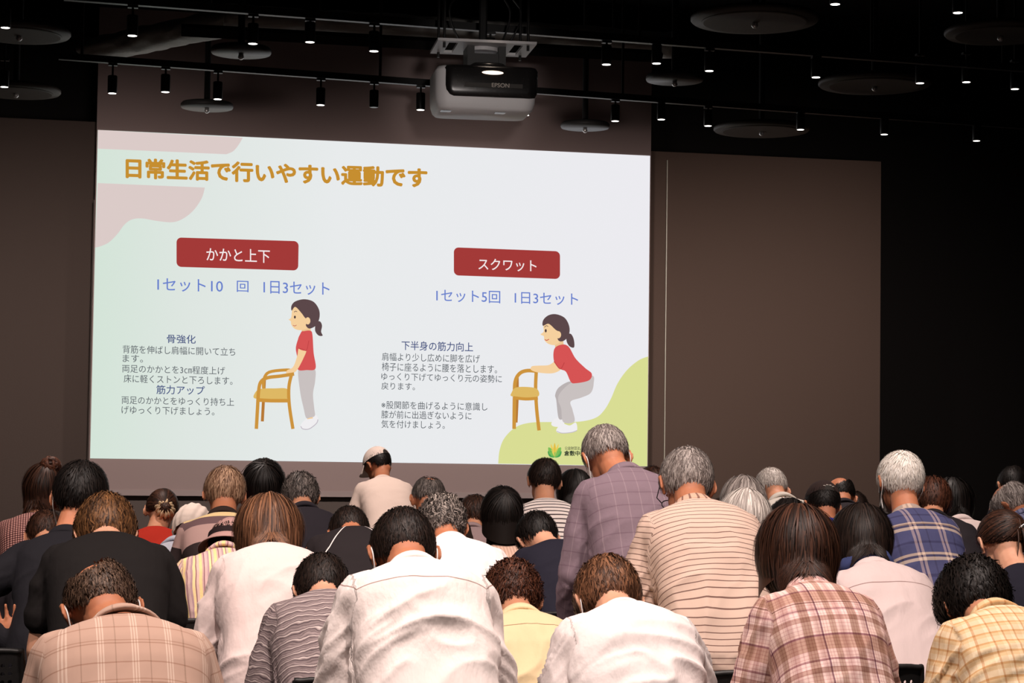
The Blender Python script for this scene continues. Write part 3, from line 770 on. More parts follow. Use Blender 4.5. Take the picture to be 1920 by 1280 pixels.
    return np.concatenate((V, SV)), np.concatenate((Q, SQ))
def np_mesh(name, V, Q):
    used = np.unique(Q); mp = np.zeros(len(V), int); mp[used] = np.arange(len(used)); V = V[used]; Q = mp[Q]
    me = bpy.data.meshes.new(name)
    me.vertices.add(len(V)); me.vertices.foreach_set('co', V.astype(np.float32).ravel())
    me.loops.add(Q.size); me.loops.foreach_set('vertex_index', Q.astype(np.int32).ravel())
    me.polygons.add(len(Q)); me.polygons.foreach_set('loop_start', np.arange(0, Q.size, 4, dtype=np.int32))
    me.polygons.foreach_set('use_smooth', np.ones(len(Q), bool))
    me.update(calc_edges=True); me.validate()
    return me

# ------------------------------------------------------------------ people
def ik(S, T, l1, l2, pole):
    d = T - S; D = np.linalg.norm(d)
    if D > (l1 + l2) * .985: T = S + d / D * (l1 + l2) * .985; d = T - S; D = np.linalg.norm(d)
    a = (l1 * l1 - l2 * l2 + D * D) / (2 * D); h = math.sqrt(max(l1 * l1 - a * a, 0))
    e = d / D; pl = pole - (pole @ e) * e; pl /= np.linalg.norm(pl)
    return S + e * a + pl * h, T
PROF = [(-.34, .180, .132), (-.2, .186, .136), (-.05, .182, .132), (.12, .172, .122), (.3, .166, .116), (.5, .174, .120), (.66, .182, .122), (.78, .186, .114), (.86, .174, .102), (.92, .142, .090), (.965, .098, .076), (1.0, .070, .064), (1.03, .060, .056)]
PEOPLE_N = [0]
def person(label, col, s, head, hair='short', hc='black', shirt=None, sw=1., belly=1., yaw=0., hyaw=0., hp=0., roll=None, sleeve=1.,
           collar='shirt', colmat=None, pants=(30, 28, 30), mask=False, glasses=False, hs=1.05, skin='mid', hat=None, hairmod=None,
           hem=-.22, wr=1., extra=None, hands=None, ease=0., S=None, lh=.2, lean=None, topoff=None):
    """col: the nape / top of the collar in the photo; s: photo pixels per metre there; head: the middle of the head in the photo"""
    PEOPLE_N[0] += 1
    rng = np.random.RandomState(PEOPLE_N[0] * 7 + 1)
    near = s > 430
    Cw = P(col[0], col[1] + s * (.03 + (.02 if collar in ('shirt', 'jacket', 'high') else 0.)), F / s)
    if S is None: S = min(max(1., Cw.z / 1.34), 1.12)
    L = .50 * S; hipz = .86 * S
    cf = (Cw.z - hipz) / L
    lim = math.cos(math.radians(lean if lean else 38))
    if cf < lim: hipz = max(Cw.z - lim * L, .46); cf = (Cw.z - hipz) / L
    phi = math.acos(max(-.2, min(cf, .985))); bend = max(0., min(1., (.86 * S - hipz) / .3))
    rot = Matrix.Rotation(yaw, 3, 'Z')
    fw = rot @ Vector((0, 1, 0))
    base = Vector((Cw.x, Cw.y, 0)) - fw * L * math.sin(phi)
    toL = lambda v: np.array(rot.transposed() @ (v - base))
    Cl = toL(Cw); hip = np.array((0, 0, hipz))
    # head: on the ray of its pixel at a neck's length from the nape
    Lh = lh * hs
    th_ = HAIRS[hair]['thick'] if hair else 0.
    if hairmod and 'thick' in hairmod: th_ = hairmod['thick']
    if topoff: th_ = topoff
    pitch = .5; dH = F / s
    for _ in range(4):                   # head[1] is the top of the head in the photo
        hy = head[1] + (.090 + th_ + .018 * math.cos(pitch)) * hs * F / dH
        rv = ray(head[0], hy); q = Cw - EYE; A_ = rv.dot(rv); B_ = rv.dot(q); D_ = B_ * B_ - A_ * (q.dot(q) - Lh * Lh)
        t_ = (B_ + math.sqrt(D_)) / A_ if D_ > 0 else B_ / A_
        dH = t_
        Hl = toL(EYE + rv * t_)
        nv = Hl - Cl; nv /= np.linalg.norm(nv)
        pitch = math.atan2(nv[1], nv[2]) - .40 + hp
    if roll is None: roll = math.asin(max(-1, min(1, nv[0]))) * .7
    HR = np.array((Matrix.Rotation(hyaw, 3, 'Z') @ Matrix.Rotation(-pitch, 3, 'X') @ Matrix.Rotation(roll, 3, 'Y')))
    hd = lambda p: Hl + HR @ (np.array(p, float) * hs)
    # spine
    P1 = hip + .5 * L * np.array((0, math.sin(.75 * phi), math.cos(.75 * phi)))
    def spine(t):
        if t < 0: return hip + np.array((0, 0, t * L)), np.array((0, 0, 1.))
        tt = min(t, 1.); p = (1 - tt) ** 2 * hip + 2 * tt * (1 - tt) * P1 + tt * tt * Cl
        d = 2 * (1 - tt) * (P1 - hip) + 2 * tt * (Cl - P1); d = d / np.linalg.norm(d)
        if t > 1: p = p + d * (t - 1) * L
        if t < .25:                       # the hips stay upright
            k = t / .25; d = d * k + np.array((0, 0, 1.)) * (1 - k); d /= np.linalg.norm(d)
        return p, d
    X = np.array((1., 0, 0))
    def ring(t, wd, dp, n=30):
        p, d = spine(t); N = np.cross(X, d); N /= np.linalg.norm(N); out = []
        for i in range(n):
            a = 2 * math.pi * i / n; c, sn = math.cos(a), math.sin(a); e = 2 / 2.5
            out.append(p + X * wd * math.copysign(abs(c) ** e, c) + N * dp * math.copysign(abs(sn) ** e, sn))
        return out
    def torso(k, add, t0, t1):
        return loft([ring(t, wd * k * sw * (belly if t < .55 else 1) + add, dp * k * (belly if t < .55 else 1) * (.5 + .5 * sw) + add) for t, wd, dp in PROF if t0 <= t <= t1])
    # arms
    sp_, sd = spine(.84); sN = np.cross(X, sd)
    arms = []
    for i, sx in enumerate((-1, 1)):
        sh = sp_ + X * sx * .158 * sw
        if hands and hands[i] is not None and hands[i] != 'free':
            if len(hands[i]) == 3: T = np.array(hands[i], float); pole = np.array((sx * .8, -.6, -.3))
            else: T = toL(hands[i][0]); pole = np.array(hands[i][1], float)
        else:
            T = sh + np.array((sx * .035, .15, -.47 * S)); pole = np.array((sx * .35, -1., 0.))
        el, wr_ = ik(sh, T, .285 * S, .25 * S, pole)
        arms.append((sh, el, wr_, sx))
    # ---- body
    vox = .0065 if near else .010
    prims = [torso(.84, -.012, -.06, 1.03)]
    nb = hd((0, -.022, -.055))
    prims.append(tube([spine(.93)[0], Cl * .6 + nb * .4 + np.array((0, 0, -.012)), nb, hd((0, -.01, .0))], [.064, .056 * hs, .053 * hs, .055 * hs], 16))
    El = lambda c, r, R=None, n=20, m=12: ellipsoid(hd(c), np.array(r) * hs, HR if R is None else HR @ R, n, m)
    prims += [El(CC, CR, None, 28, 18), El((0, .028, -.048), (.060, .068, .070)), El((0, .05, -.085), (.036, .042, .032)), El((0, .093, -.030), (.013, .018, .024)), El((0, .096, -.042), (.018, .013, .010)),
              El((.03, .083, .010), (.024, .012, .008)), El((-.03, .083, .010), (.024, .012, .008)), El((.031, .078, -.008), (.014, .012, .009)), El((-.031, .078, -.008), (.014, .012, .009)),
              El((0, .090, -.068), (.022, .010, .006)), El((0, .087, -.078), (.019, .010, .007)), El((0, -.045, -.05), (.050, .045, .05))]
    for sx in (-1, 1):
        rr = np.array(Matrix.Rotation(sx * .55, 3, 'Z') @ Matrix.Rotation(-.12, 3, 'X'))
        prims += [El((sx * .089, -.010, -.012), (.0065, .021, .035), rr, 16, 12), El((sx * .090, -.002, .010), (.007, .016, .015), rr), El((sx * .081, .004, -.040), (.007, .010, .011), rr)]
    for sh, el, wr_, sx in arms:
        prims.append(tube([sh, (sh + el) / 2, el, el + (wr_ - el) * .35, wr_], [.052, .046, .038, .038, .026], 12))
        d = (wr_ - el) / np.linalg.norm(wr_ - el)
        side = X * -sx - d * (X * -sx @ d); side /= np.linalg.norm(side)
        nrm = np.cross(d, side)
        if hands and hands[0 if sx < 0 else 1] is not None and len(hands[0 if sx < 0 else 1]) == 4:
            hdr, sde = hands[0 if sx < 0 else 1][2:4]
            d = np.array(hdr, float); d /= np.linalg.norm(d); side = np.array(sde, float); side -= d * (side @ d); side /= np.linalg.norm(side); nrm = np.cross(d, side)
            open_hand = True
        else: open_hand = False
        M = np.stack((side, nrm, d), 1)
        prims.append(ellipsoid(wr_ + d * .045, (.047, .019, .060) if open_hand else (.040, .015, .055), M, 16, 10))
        cv = nrm * (1 if (nrm @ np.array((0, -.3, -1.))) > 0 else -1)
        if open_hand: cv = cv * .2
        for fi, (o_, ln) in enumerate(((-.030, .068), (-.010, .080), (.011, .075), (.030, .058))):
            o_ = o_ * (1.25 if open_hand else 1.); b0 = wr_ + d * .078 + side * -o_
            fd = d + side * -o_ * (3.2 if open_hand else 7.0); fd /= np.linalg.norm(fd)
            m1 = b0 + fd * ln * .5 + cv * ln * .08; m2 = b0 + fd * ln * .8 + cv * ln * .30; m3 = b0 + fd * ln * .98 + cv * ln * .55
            prims.append(tube([b0, m1, m2, m3], [.0095, .009, .008, .007], 8))
        tb = wr_ + d * .03 + side * .03
        prims.append(tube([tb, tb + d * .03 + side * .022 + cv * .006, tb + d * .06 + side * .032 + cv * .016], [.012, .010, .008], 8))
    lg = []
    for sx in (-1, 1):
        h_ = np.array((sx * .088, 0, hipz - .02)); a_ = np.array((sx * .11, .12 * bend, .09)); k_, a2_ = ik(h_, a_, .405 * S, .375 * S, np.array((sx * .15, 1., 0.)))
        lg.append((h_, k_, a_))
        prims.append(tube([h_, (h_ + k_) / 2, k_, (k_ + a_) / 2, a_, a_ - (0, 0, .045)], [.082, .07, .052, .046, .034, .034], 12))
        prims.append(ellipsoid(a_ + np.array((0, .055, -.055)), (.040, .115, .030)))
    me = fuse('body', prims, vox, 3)
    o = link('person', me, SK[skin]); o.location = base; o.rotation_euler = (0, 0, yaw)
    tag(o, label, 'person', 'audience members standing with bowed heads')
    # ---- trousers and shoes
    tp = []
    for h_, k_, a_ in lg:
        tp.append(tube([h_, (h_ + k_) / 2, k_, (k_ + a_) / 2, a_ + (0, 0, .015)], [.100, .090, .074, .068, .062], 14))
    tp.append(loft([ring(t, wd * .96 * sw * belly, dp * .96 * belly) for t, wd, dp in ((-.30, .150, .100), (-.2, .170, .118), (-.08, .168, .116), (.02, .150, .100))]))
    pk = 'trousers_%d_%d_%d' % pants
    link('trousers', fuse('trousers', tp, .014, 4), plain(pk, lin(pants), .85), o)
    for h_, k_, a_ in lg:
        V, Fc = ellipsoid(a_ + np.array((0, .05, -.045)), (.048, .135, .044), None, 18, 10)
        V = [(x, y, max(z, .002)) for x, y, z in V]
        link('shoe', mesh('shoe', V, Fc, True), plain('dark_shoe', (.02, .018, .016), .5), o)
    # ---- shirt
    if shirt is not None:
        sp2 = [torso(1., .006 + ease, hem, 1.0)]
        for sh, el, wr_, sx in arms:
            fl = .004 + ease * .7
            if sleeve >= .95: sp2.append(tube([sh - X * sx * .02, (sh + el) / 2, el, (el + wr_) / 2, wr_ - (wr_ - el) * .04], [.068 + fl, .062 + fl, .055 + fl, .048 + fl, .038 + fl], 16))
            else:
                k = sleeve / .5; e2 = sh + (el - sh) * min(k, 1.); pts = [sh - X * sx * .02, (sh + e2) / 2, e2]; rd = [.068 + fl, .066 + fl, .064 + fl]
                if k > 1: pts.append(el + (wr_ - el) * (k - 1)); rd = [.068 + fl, .064 + fl, .058 + fl, .055 + fl]
                sp2.append(tube(pts, rd, 16))
        me = fuse('shirt', sp2, .0085 if near else .012, 6)
        v = get_co(me); nn = get_no(me)
        # position on the cloth: across and along the back, or around and along a sleeve
        ts = np.linspace(-.4, 1.05, 60); sp3 = np.array([spine(t)[0] for t in ts]); sd3 = np.array([spine(t)[1] for t in ts])
        d2_ = ((v[:, None, :] - sp3[None]) ** 2).sum(2); wk = np.exp(-(d2_ - d2_.min(1, keepdims=True)) / (2 * .045 ** 2 * .35)); wk /= wk.sum(1, keepdims=True)
        al_ = np.einsum('nki,ki->nk', v[:, None, :] - sp3[None], sd3); vsm = (wk * (ts[None] * L + al_)).sum(1)
        kk = np.argmin(((v[:, None, :] - sp3[None]) ** 2).sum(2) + np.where(ts < -.0, .0, 0)[None], 1)
        rel = v - sp3[kk]; al = (rel * sd3[kk]).sum(1)
        vv = vsm; N3 = np.cross(X, sd3[kk]); dep = (rel * N3).sum(1); lat = v[:, 0].copy()
        uu = np.where(np.abs(lat) > .12 * sw, np.sign(lat) * (.12 * sw + np.abs(np.arctan2(np.abs(lat) - .12 * sw, np.abs(dep) + .02)) * .09 + 0), lat)
        uu = np.where(dep < 0, np.sign(lat) * .55 - uu, uu)
        for sh, el, wr_, sx in arms:
            best = None
            for a_, b_, r0, r1, l0 in ((sh, el, .075, .062, 0), (el, wr_, .062, .046, np.linalg.norm(el - sh))):
                ab = b_ - a_; tt = np.clip(((v - a_) @ ab) / (ab @ ab), 0, 1); c = a_ + tt[:, None] * ab
                dd = np.linalg.norm(v - c, axis=1) - (r0 + (r1 - r0) * tt) - ease * .7
                w1 = np.cross(ab, (0, 1., .3)); w1 /= np.linalg.norm(w1); w2 = np.cross(ab, w1); w2 /= np.linalg.norm(w2)
                an = np.arctan2((v - c) @ w1, (v - c) @ w2) * .065
                tu = ((v - a_) @ ab) / (ab @ ab); tu = np.minimum(tu, 1.) if l0 == 0 else np.maximum(tu, 0.)
                cand = (dd, an + sx * .9, .36 * S - (l0 + tu * np.linalg.norm(ab)))
                if best is None: best = cand
                else:
                    k = cand[0] < best[0]; best = tuple(np.where(k, x, y) for x, y in zip(cand, best))
            isarm = (best[0] < .022) & (lat * sx > .150 * sw + .03) | ((best[0] < .022) & (vv < .30 * S) & (lat * sx > .06) & (np.abs(lat) > (.19 * sw + ease + .004)))
            uu = np.where(isarm, best[1], uu); vv = np.where(isarm, best[2], vv)
        # folds
        q = np.stack((uu * 5 + 1.6 * vv, vv * 8 - uu * 2.2 + 6 * uu * uu, np.full(len(uu), PEOPLE_N[0] * 3.7)), 1)
        warp = vnoise(q * .6) * 2.2
        f1 = 1 - np.abs(2 * vnoise(q * np.array((.8, 1.3, 1)) + warp[:, None]) - 1)
        f2 = 1 - np.abs(2 * vnoise(q * 2.1 + 9.3 + warp[:, None] * 1.4) - 1)
        calm = np.clip((.46 * S - vv) / .16, .12, 1)
        v = v + nn * ((f1 ** 2 - .4) * .013 + (f2 ** 2 - .4) * .005)[:, None] * (wr * calm)[:, None]
        set_co(me, v)
        at = me.attributes.new('cloth', 'FLOAT_VECTOR', 'POINT')
        at.data.foreach_set('vector', np.stack((uu, vv, np.zeros(len(uu))), 1).astype(np.float32).ravel())
        so = link('shirt', me, shirt, o)
        # collar: a band about the neck, folded over
        ax = spine(1.0)[1] * .6 + nv * .6; ax /= np.linalg.norm(ax)
        bx = X - ax * (X @ ax); bx /= np.linalg.norm(bx); by = np.cross(ax, bx)       # by points forward
        c0 = spine(.985)[0]
        prof = {'shirt': [(.064, -.012), (.060, .026), (.064, .031), (.071, .026), (.086, -.014), (.080, -.022)],
                'jacket': [(.066, -.012), (.063, .018), (.067, .023), (.075, .016), (.098, -.030), (.093, -.036)],
                'tee': [(.066, -.012), (.063, .004), (.066, .008), (.071, .004), (.074, -.010), (.070, -.016)],
                'high': [(.060, -.02), (.058, .040), (.062, .044), (.066, .040), (.074, -.012), (.070, -.02)],
                'none': None}[collar]
        if prof:
            kS = (.92 + .08 * S) * (.55 + .45 * sw)
            rings = []
            for (r, z) in prof + prof[:1]:
                rg = []
                for i in range(40):
                    a = 2 * math.pi * i / 40
                    lift = z - .030 * math.sin(a) * (1 if math.sin(a) > 0 else .4)
                    rg.append(c0 + (bx * math.cos(a) * r * 1.08 + by * math.sin(a) * r + ax * lift) * kS)
                rings.append(rg)
            V, Fc = loft(rings); Fc = Fc[:-2]
            cm = mesh('collar', V, Fc, True)
            at = cm.attributes.new('cloth', 'FLOAT_VECTOR', 'POINT')
            at.data.foreach_set('vector', np.array([((i % 40) * .011, .2 + (i // 40) * .008, 0) for i in range(len(V))], np.float32).ravel())
            link('collar', cm, colmat or shirt, so)
        o_shirt = so
    # ---- hair
    grav = HR.T @ np.array((0, 0, -1.))
    ho = None
    if hair:
        st = dict(HAIRS[hair]); st.update(hairmod or {})
        V, Q = make_hair(st, grav, rng, 1.5 if s > 520 else (1.0 if near else .6), HR.T @ (Cl - Hl) / hs)
        V = Hl + (V * hs) @ HR.T
        ho = link('hair', np_mesh('hair', V, Q), HM[hc], o)
    # ---- things worn
    white = plain('white_elastic', (.80, .78, .76), .7)
    if mask:
        mo_pts = []
        V = []; n1, n2 = 15, 9
        for j in range(n2):
            for i in range(n1):
                a = (i / (n1 - 1) - .5) * 2.3; z = -.028 - .075 * j / (n2 - 1)
                r = .100 + .012 * math.cos(a * 1.3) - .012 * abs(j / (n2 - 1) - .4)
                V.append(hd((math.sin(a) * r * .72, .008 + math.cos(a) * r, z)))
        Fc = [(j * n1 + i, j * n1 + i + 1, (j + 1) * n1 + i + 1, (j + 1) * n1 + i) for j in range(n2 - 1) for i in range(n1 - 1)]
        mk = link('face_mask', mesh('face_mask', V, Fc, True), plain('white_mask', (.82, .80, .79), .8), o)
        sol = mk.modifiers.new('s', 'SOLIDIFY'); sol.thickness = .003
        for sx in (-1, 1):
            pts = smooth_pts([hd(p) for p in ((sx * .068, .062, -.032), (sx * .082, .022, .012), (sx * .088, -.004, .019), (sx * .0885, -.020, -.004), (sx * .0865, -.022, -.030), (sx * .083, -.004, -.052), (sx * .070, .055, -.092))])
            MB().tube(pts, .0021, 8).build('ear_loop', white, mk, True)
    if glasses:
        g = MB()
        for sx in (-1, 1):
            pts = [hd((sx * .034 + .026 * math.cos(a), .112, -.010 + .020 * math.sin(a))) for a in np.linspace(0, 2 * math.pi, 17)]
            g.tube(pts, .002, 6, False)
            g.tube([hd(p) for p in ((sx * .060, .112, -.004), (sx * .082, .090, .0), (sx * .088, .005, .004), (sx * .087, -.018, -.016))], .002, 6)
        g.tube([hd((-.010, .114, -.006)), hd((.010, .114, -.006))], .002, 6)
        g.build('glasses', plain('black_glasses_frame', (.012, .012, .014), .3), o, True)
    if hat:
        hat(o, hd, HR, hs, rng)
    if extra:
        extra(o, hd, HR, hs, rng, ho, Hl)
    return o

# ---- hats and hair pieces
def cap_hat(col, logo=None, gap=True):
    def f(o, hd, HR, hs, rng):
        m = fabric('cap_cloth', col, .1); rings = []
        for j in range(13):
            th = j / 12 * 1.50; r = 1.14 if j < 12 else 1.13
            rings.append([hd(CC + np.array((math.sin(max(th, .02)) * math.cos(a) * CR[0], math.sin(max(th, .02)) * math.sin(a) * CR[1], math.cos(th) * CR[2] * 1.02)) * 1.15 + np.array((0, 0, .006))) for a in np.linspace(0, 2 * math.pi, 40, endpoint=False)])
        V, Fc = loft(rings)
        c = link('cap', mesh('cap', V, Fc[:-1], True), m, o)
        V = []
        n1, n2 = 17, 6
        for j in range(n2):
            for i in range(n1):
                a = (i / (n1 - 1) - .5) * 2.1; k = j / (n2 - 1)
                p = CC + np.array((math.sin(a) * CR[0] * 1.15 * (1 + .02 * k), math.cos(a) * CR[1] * 1.13 + k * .075 * math.cos(a * .8), .010 - .020 * k - .03 * (abs(a) / 1.05) ** 2 * k))
                V.append(hd(p))
        Fc = [(j * n1 + i, j * n1 + i + 1, (j + 1) * n1 + i + 1, (j + 1) * n1 + i) for j in range(n2 - 1) for i in range(n1 - 1)]
        b = link('brim', mesh('brim', V, Fc, True), m, c); b.modifiers.new('s', 'SOLIDIFY').thickness = .004
        if gap:       # opening over the strap at the back
            rows = []
            for k in (.02, .3, .55, .8, 1.):
              rows.append([])
              for a in np.linspace(0, math.pi, 14):
                x = math.cos(a) * .024 * k; z = .010 + math.sin(a) * .034 * k
                y = -math.sqrt(max(0, 1 - (x / CR[0] / 1.15) ** 2 - ((z - .006) / CR[2] / 1.17) ** 2)) * CR[1] * 1.165
                rows[-1].append(hd(CC + np.array((x, y, z))))
            pts = [p for r in rows for p in r]
            link('back_opening', mesh('back_opening', pts, [(j * 14 + i, j * 14 + i + 1, j * 14 + i + 15, j * 14 + i + 14) for j in range(4) for i in range(13)]), plain('cap_dark', (.02, .016, .014), .8), c)
        if logo:
            for i, (x, z) in enumerate(((-.022, .036), (-.008, .041), (.008, .041), (.022, .036))):
                y = -math.sqrt(max(0, 1 - (x / CR[0] / 1.15) ** 2 - ((z - .006) / CR[2] / 1.17) ** 2)) * CR[1] * 1.165
                V, Fc = ellipsoid(hd(CC + np.array((x, y, z))), (.008, .002, .0025), HR, 10, 6)
                link('cap_stitching', mesh('cap_stitching', V, Fc, True), plain('pale_stitching', (.55, .5, .45), .6), c)
    return f
def beanie(col):
    def f(o, hd, HR, hs, rng):
        rings = []
        for j in range(22):
            th = .02 + j / 21 * 2.15; ring_ = []
            for i in range(96):
                a = 2 * math.pi * i / 96
                r = 1.30 + .10 * math.sin(th * 1.6) + .030 * math.sin(a * 14 + th * 3) * min(1, th * 1.5) + .015 * math.sin(th * 22)
                ring_.append(hd(CC + np.array((math.sin(th) * math.cos(a) * CR[0], math.sin(th) * math.sin(a) * CR[1], math.cos(th) * CR[2])) * r))
            rings.append(ring_)
        V, Fc = loft(rings)
        link('knitted_hat', mesh('knitted_hat', V, Fc[:-1], True), fabric('cream_knit', col, .8), o)
    return f
def sun_hat(col, band):
    def f(o, hd, HR, hs, rng):
        prof = [(.02, 1.26), (.4, 1.27), (.8, 1.24), (1.1, 1.20), (1.45, 1.2)]
        rings = [[hd(CC + np.array((math.sin(t) * math.cos(a) * CR[0], math.sin(t) * math.sin(a) * CR[1], math.cos(t) * CR[2])) * r) for a in np.linspace(0, 2 * math.pi, 40, endpoint=False)] for t, r in prof]
        for r, z in ((1.25, .005), (1.45, -.012), (1.72, -.034), (1.70, -.037), (1.2, -.004)):
            rings.append([hd(CC + np.array((math.cos(a) * CR[0] * r, math.sin(a) * CR[1] * r, z))) for a in np.linspace(0, 2 * math.pi, 40, endpoint=False)])
        V, Fc = loft(rings)
        c = link('hat', mesh('hat', V, Fc[:-1], True), fabric('mauve_hat_cloth', col, .1), o)
        rr = [[hd(CC + np.array((math.cos(a) * CR[0] * r, math.sin(a) * CR[1] * r, z))) for a in np.linspace(0, 2 * math.pi, 40, endpoint=False)] for r, z in ((1.235, .008), (1.225, .034))]
        V, Fc = loft(rr)
        link('hat_band', mesh('hat_band', V, Fc[:-2], True), fabric('dark_hat_band', band, .1), c)
    return f
def bun(pos, r, hc, curl=.5):
    def f(o, hd, HR, hs, rng, ho, Hl):
        n = 70; mb = MB()
        for i in range(n):
            ax = unit(rng.normal(size=3)); b1 = unit(np.cross(ax, (.3, .5, .8))); b2 = np.cross(ax, b1)
            a0 = rng.uniform(0, 6.28); ln = rng.uniform(1.5, 3.5)
            pts = [hd(np.array(pos) + (b1 * math.cos(a0 + ln * k / 6) + b2 * math.sin(a0 + ln * k / 6)) * r * rng.uniform(.93, 1.0) * np.array((1.1, .9, 1.0))) for k in range(7)]
            mb.tube(pts, [.004, .007, .008, .008, .008, .007, .003], 6)
        mb.add(*ellipsoid(hd(pos), np.array((r, r * .85, r)) * .95 * hs, HR))
        mb.build('hair_bun', HM[hc], ho, True)
    return f
def scrunchie(pos, r, col):
    def f(o, hd, HR, hs, rng, ho, Hl):
        V = []; n, k = 60, 10
        for i in range(n):
            a = 2 * math.pi * i / n; rr = r * (1 + .14 * math.sin(a * 9)); t = .019 + .008 * math.sin(a * 13 + 1)
            for j in range(k):
                b = 2 * math.pi * j / k
                V.append(hd(np.array(pos) + np.array((math.cos(a) * (rr + t * math.cos(b)), -t * math.sin(b) * 1.4 + .006 * math.sin(a * 7), math.sin(a) * (rr + t * math.cos(b))))))
        Fc = [(i * k + j, ((i + 1) % n) * k + j, ((i + 1) % n) * k + (j + 1) % k, i * k + (j + 1) % k) for i in range(n) for j in range(k)]
        link('scrunchie', mesh('scrunchie', V, Fc, True), fabric('scrunchie_cloth', col, .4), ho)
        bun((pos[0], pos[1] - .02, pos[2]), r * .85, 'darkbrown')(o, hd, HR, hs, rng, ho, Hl)
    return f
def hair_clip(pos):
    def f(o, hd, HR, hs, rng, ho, Hl):
        c = MB()
        c.tube(smooth_pts([hd(np.array(pos) + np.array(d)) for d in ((-.030, 0, -.012), (-.014, -.012, 0), (.004, -.014, .006), (.022, -.006, .014), (.030, .006, .016))]), .0045, 8)
        for d in ((-.02, -.012, -.008), (.0, -.018, .002), (.014, -.014, .012)): c.add(*ellipsoid(hd(np.array(pos) + np.array(d)), (.009, .007, .007), HR, 10, 6))
        c.build('hair_clip', plain('silver_clip', (.75, .72, .70), .2, .9), ho, True)
        mb = MB()
        for i in range(60):
            a = rng.normal(size=2) * .012
            p0 = np.array(pos) + np.array((a[0], 0, a[1]))
            q = [hd(p0 + np.array((.02 * k / 5 + a[0] * k * .25, -.012 * math.sin(k), -.030 * k + a[1] * k * .2))) for k in range(5)]
            mb.tube(q, [.003, .004, .004, .003, .001], 5)
        mb.build('ponytail', HM['darkbrown'], ho, True)
    return f
def sparkle_clips(o, hd, HR, hs, rng, ho, Hl):
    for sx in (-1, 1):
        mb = MB()
        for i in range(7):
            p = np.array((sx * (.052 + .006 * i), -.086 + .008 * i, .045 - .012 * i)); mb.add(*ellipsoid(hd(p), (.0045, .0045, .0045), None, 8, 5))
        mb.build('sparkling_clip', plain('sparkle', (.8, .8, .8), .15, .9), ho, True)

# ---- the audience
Mwhite = fabric('white_shirt_cloth', (238, 226, 222), .7, yoke=.385)
Mwhite2 = fabric('white_cotton', (238, 228, 226), .6)
Mtan = plaid('tan_check_blazer', .085, [(0, (188, 156, 140)), (.10, (210, 184, 168)), (.14, (188, 156, 140)), (.18, (210, 184, 168)), (.22, (188, 156, 140)), (.26, (210, 184, 168)), (.30, (188, 156, 140)), (.62, (166, 136, 120)), (.65, (188, 156, 140))],
             .110, [(0, (255, 255, 255)), (.30, (226, 216, 210)), (.33, (255, 255, 255)), (.38, (230, 220, 214)), (.41, (255, 255, 255)), (.80, (226, 214, 208)), (.83, (255, 255, 255))], fine=.08)
Mwave = striped('grey_wavy_knit', .024, [(0, (112, 98, 100)), (.22, (150, 134, 134)), (.34, (74, 62, 68)), (.46, (140, 124, 124)), (.62, (222, 206, 202)), (.70, (100, 86, 90)), (.85, (158, 142, 142))], wob=.05, fine=.6, interp='LINEAR')
Myellow = fabric('pale_yellow_cloth', (234, 210, 168), .3, yoke=.40)
Mplaid = plaid('pink_brown_plaid', .135, [(0, (214, 186, 182)), (.10, (240, 220, 216)), (.24, (182, 154, 142)), (.42, (238, 218, 214)), (.50, (214, 188, 184)), (.60, (150, 118, 128)), (.635, (236, 216, 210)), (.80, (194, 168, 156)), (.92, (234, 212, 206))],
               .150, [(0, (255, 246, 242)), (.16, (212, 190, 182)), (.26, (255, 246, 244)), (.38, (190, 160, 166)), (.42, (242, 228, 224)), (.60, (208, 184, 170)), (.86, (172, 138, 148)), (.90, (250, 238, 232))], fine=.35, yoke=.385, thread=True)
Mcream = plaid('cream_check_cotton', .034, [(0, (228, 206, 176)), (.55, (236, 218, 192)), (.85, (210, 174, 140))], .034, [(0, (255, 252, 244)), (.5, (248, 236, 214)), (.82, (232, 204, 168))], fine=.35)
Mblack = fabric('black_cotton', (30, 27, 27), .3)
Mnavy = fabric('dark_navy_cotton', (27, 26, 31), .3)
Mnavy2 = fabric('navy_knit', (33, 32, 44), .25)
Mpinkw = fabric('pale_pink_white_blouse', (222, 202, 198), .45)
Myst = striped('yellow_mauve_stripe', .062, [(0, (214, 182, 172)), (.14, (236, 206, 146)), (.34, (196, 160, 158)), (.44, (140, 96, 104)), (.50, (206, 174, 170)), (.68, (178, 146, 152)), (.80, (236, 210, 156)), (.94, (150, 108, 112))], axis=0, fine=.5)
def piped(name, col, line):
    m, nt, b, at, sp = cloth_base(name, fine=.2)
    au = math_n(nt, 'ABSOLUTE', sp.outputs[0])
    d = math_n(nt, 'ABSOLUTE', math_n(nt, 'SUBTRACT', au, math_n(nt, 'MULTIPLY_ADD', sp.outputs[1], -.62, .345)))
    k = math_n(nt, 'MULTIPLY', math_n(nt, 'LESS_THAN', d, .0027), math_n(nt, 'LESS_THAN', au, .19))
    nt.links.new(mixc(nt, 'MIX', k, col, line), b.inputs['Base Color'])
    return m
Mpolo = piped('black_polo_with_piping', (38, 33, 35), (226, 216, 212))
Mbeige = striped('pleated_beige_blouse', .016, [(0, (196, 158, 140)), (.5, (224, 190, 170)), (1., (196, 158, 140))], axis=0, fine=.3, interp='LINEAR')
Mbw = striped('black_white_stripe', .026, [(0, (234, 222, 216)), (.72, (66, 54, 58))], fine=.15)
Mpurple = plaid('mauve_windowpane', .050, [(0, (126, 108, 118)), (.93, (142, 124, 132))], .056, [(0, (255, 255, 255)), (.92, (232, 226, 230))], fine=.35)
Mpolostr = striped('beige_stripe_polo', .0195, [(0, (222, 194, 178)), (.84, (128, 98, 90))], fine=.25)
Mpolocol = striped('beige_stripe_collar', .022, [(0, (214, 176, 154)), (.72, (140, 104, 92))], axis=0, fine=.1)
